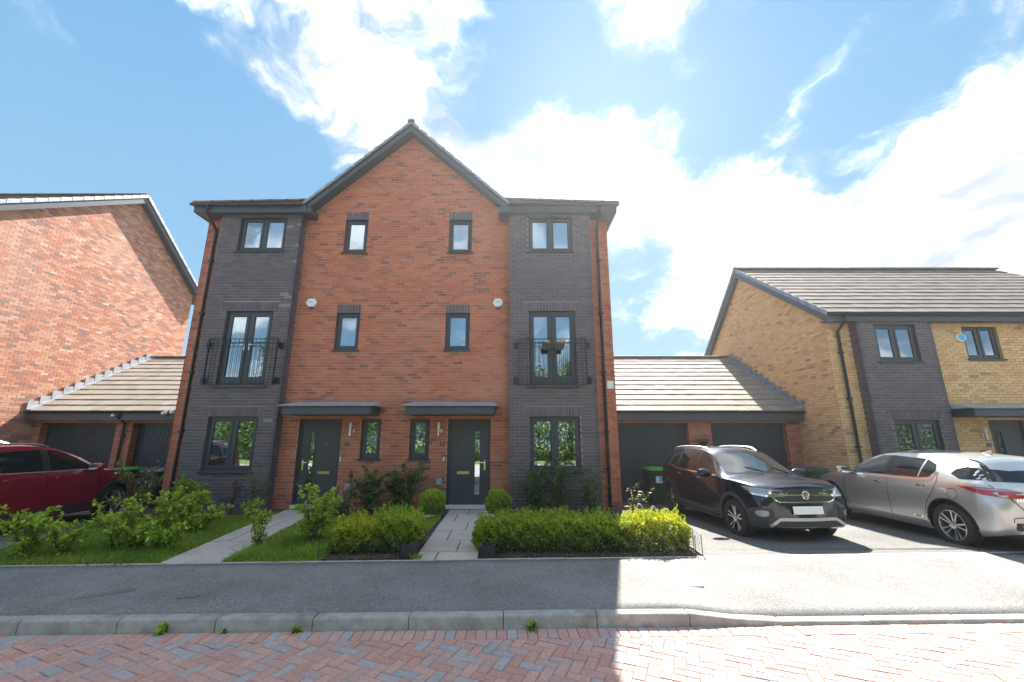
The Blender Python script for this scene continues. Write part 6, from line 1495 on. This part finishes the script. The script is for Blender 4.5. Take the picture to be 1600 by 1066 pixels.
# flower box on the right balcony
fb = thing('flower_box', (1.04,10.13,3.78), 'black flower box with dry blooms hung on the right balcony rail', 'planter')
for x0, x1 in ((.76,1.02),(1.06,1.32)): MB().rings([[(x0+.02,10.06,3.82),(x1-.02,10.06,3.82),(x1-.02,10.17,3.82),(x0+.02,10.17,3.82)],[(x0,10.03,3.96),(x1,10.03,3.96),(x1,10.18,3.96),(x0,10.18,3.96)]]).build('trough', M['black_plastic'], fb)
rgf = np.random.default_rng(7); n = 160; X = np.stack([rgf.uniform(.76,1.32,n), rgf.uniform(10.04,10.17,n), 3.96+np.abs(rgf.normal(0,.05,n))],1)
link(bpy.data.objects.new('leaves', leaf_mesh('leaves', X, rand_unit(rgf,n)+np.array([0,0,.8]), rand_unit(rgf,n), np.full(n,.036), rgf.uniform(.5,1,n), 'leaf_rose')), fb)
for k in range(5):
    p = Vector((random.Random(k).uniform(.80,1.30),10.05,4.00+.02*(k%3))); m = MB()
    for j in range(5): a = 2*math.pi*j/5; m.add([p,p+Vector((math.cos(a-.4)*.025,-.01,math.sin(a-.4)*.025)),p+Vector((math.cos(a)*.038,-.012,math.sin(a)*.038)),p+Vector((math.cos(a+.4)*.025,-.01,math.sin(a+.4)*.025))],[(0,1,2,3)])
    m.build('flower', M['petal_yellow' if k % 2 else 'petal_pink'], fb)
# hanging planter on the garage pier
wp = thing('wall_planter', (5.90,13.1,1.4), 'small brown planter hung on the pier between the right garage doors', 'planter')
MB().lathe([(0,1.38),(.06,1.39),(.12,1.46),(.14,1.52),(.125,1.52),(0,1.50)], 14, 'z', (5.90,13.04,0)).build('bowl', M['timber_black'], wp)
n = 160; X = np.array([5.90,13.04,1.53])+rgf.normal(0,.06,(n,3))*np.array([1.5,1,.5]); link(bpy.data.objects.new('leaves', leaf_mesh('leaves', X, rand_unit(rgf,n)+np.array([0,0,.7]), rand_unit(rgf,n), np.full(n,.07), rgf.uniform(.6,1,n), 'leaf_rose')), wp)
# meter post and wall box
mp_ = thing('meter_post', (-3.83,10.15,-.03), 'pale grey utility box on a short post right of the number 17 door', 'utility box')
MB().cbox(-3.86,-3.80,10.12,10.18,-.1,.44,.008).build('post', M['lead_light'], mp_); MB().cbox(-3.905,-3.755,10.08,10.22,.44,.60,.012).build('box', M['lead_light'], mp_)
mb_ = thing('meter_box', (-1.78,10.5,.50), 'small pale utility box on the wall behind the left box ball', 'utility box')
MB().cbox(-1.87,-1.72,10.52,10.59,.52,.68,.008).build('case', M['lead_light'], mb_); MB().cbox(-1.85,-1.74,10.505,10.5199,.54,.66,.004).build('cover', M['lead_light'], mb_)
# troughs at the path mouth
def trough(label, x0, x1, y0, y1, h):
    t = thing('planter_trough', ((x0+x1)/2,y0,-.02), label, 'planter'); w = .025
    for a in ((x0,x1,y0,y0+w),(x0,x1,y1-w,y1)): bx('long_side' if x1-x0 > y1-y0 else 'end_board', M['timber_black'], t, *a, -.03, h)
    for a in ((x0,x0+w,y0+w,y1-w),(x1-w,x1,y0+w,y1-w)): bx('side_board', M['timber_black'], t, *a, -.03, h-.003)
    bx('compost', M['soil'], t, x0+w, x1-w, y0+w, y1-w, -.03, h-.05)
trough('black timber trough along the left side of the paved path mouth', -1.60, -1.43, 6.40, 7.35, .17)
trough('small black timber trough at the right side of the path mouth', -.46, -.25, 6.40, 6.62, .16)
# low wire border fences
def wire_fence(label, pts, h, n_mid, lean=0):
    t = thing('wire_fence', (*pts[0],0), label, 'fence', 'low wire border fences'); P = [Vector((*p,0)) for p in pts]
    for a, b in zip(P, P[1:]):
        d = b-a; n = max(1, round(d.length/.45))
        for i in range(n+1):
            q = a+d*i/n; MB().tube([(q.x,q.y,-.1),(q.x,q.y-lean,h+.02)], .0055, 6).build('post', M['iron'], t)
        for z in (.04,h*.55,h): MB().tube([(a.x,a.y-lean*z/h,z),(b.x,b.y-lean*z/h,z)], .0025, 4).build('line_wire', M['iron'], t)
        k = int(d.length/.10)
        for i in range(k):
            q = a+d*i/k; r = a+d*min(1,(i+2)/k); MB().tube([(q.x,q.y,.04),(r.x,r.y-lean,h)], .0014, 3).build('mesh_wire', M['iron'], t); MB().tube([(r.x,r.y,.04),(q.x,q.y-lean,h)], .0014, 3).build('mesh_wire', M['iron'], t)
wire_fence('low black wire fence in front of the long right hedge', [(-.20,6.52),(2.72,6.60)], .24, 6)
wire_fence('low wire fence along the driveway side of the right hedge', [(2.80,6.56),(2.90,7.40)], .26, 2)
wire_fence('low black wire fence in front of the left hedge', [(-2.75,6.34),(-1.62,6.38)], .24, 3)
for i,(x,y) in enumerate(((2.62,9.0),(2.80,8.7),(2.95,8.4))):      # white hoop edging in the sun
    t = thing('border_hoop', (x,y,0), ('white wire border hoop nearest the house corner','white wire border hoop in the middle of the three','white wire border hoop nearest the sunlit hedge')[i], 'edging', 'white border hoops at the house corner')
    MB().tube([(x-.13+.26*k/10, y-.08*k/10, .34*math.sin(math.pi*k/10)) for k in range(11)], .008, 6).build('hoop', M['white_plastic'], t); MB().tube([(x-.06+.12*k/6, y-.04*k/6-.03, .20*math.sin(math.pi*k/6)) for k in range(7)], .006, 6).build('inner_hoop', M['white_plastic'], t)
# white pebbles round the two box balls
ico = bmesh.new(); bmesh.ops.create_icosphere(ico, subdivisions=1, radius=1); IV = np.array([v.co[:] for v in ico.verts]); IF = np.array([[v.index for v in f.verts] for f in ico.faces]); ico.free()
def pebbles(label, pts, seed, n, s, spread, mat='pebble'):
    rr = np.random.default_rng(seed); VV = []; FF = []
    P = [np.array(p) for p in pts]; seg = len(P)-1
    for i in range(n):
        t = rr.uniform(0, seg); k = min(seg-1, int(t)); c = P[k]+(P[k+1]-P[k])*(t-k)+np.append(rr.normal(0,spread,2), abs(rr.normal(0,.012)))
        sc = s*rr.uniform(.5,1.3)*np.array([1.3,1.0,.75]); a = rr.uniform(0,6.3); R_ = np.array([[math.cos(a),-math.sin(a),0],[math.sin(a),math.cos(a),0],[0,0,1]])
        FF.append(IF+len(VV)*len(IV)); VV.append((IV*sc*(1+rr.normal(0,.08,(len(IV),1))))@R_.T+c)
    tag(link(bpy.data.objects.new('pebbles', mesh_arrays('pebbles', np.concatenate(VV), np.concatenate(FF), M[mat], smooth=True))), label, 'pebbles', kind='stuff')
pebbles('white pebbles edging the bed left of the number 19 path', [(-2.25,9.28,.0),(-1.95,9.30,.0),(-1.68,9.55,.0),(-1.58,10.0,.0)], 1, 95, .032, .035)
pebbles('white pebbles edging the bed right of the number 19 path', [(-.58,10.0,.0),(-.52,9.5,.0),(-.30,9.28,.0),(.15,9.25,.0)], 2, 95, .032, .035)
simple('bark_chip', (.12,.085,.06), .95, noise=.4, nscale=20)
pebbles('brown bark chips on the right hedge bed', [(-.2,6.62,-.03),(2.7,6.72,-.03)], 3, 1500, .016, .09, 'bark_chip')
pebbles('brown bark chips on the left hedge bed', [(-2.7,6.52,-.03),(-1.65,6.58,-.03)], 4, 650, .016, .08, 'bark_chip')
pebbles('bare soil crumbs under the left hedge plants', [(-7.3,6.2,-.01),(-5.2,6.25,-.01)], 5, 500, .014, .08, 'bark_chip')

# one even box of haze round the whole place, added to make sun glare
hz = MB().box(-130,130,-100,160,-1.7,13.2).build('haze', None); hz.data.materials.append(M['glare_haze']); tag(hz, 'thin even summer haze over the whole street', 'haze', kind='stuff')
clean_props()
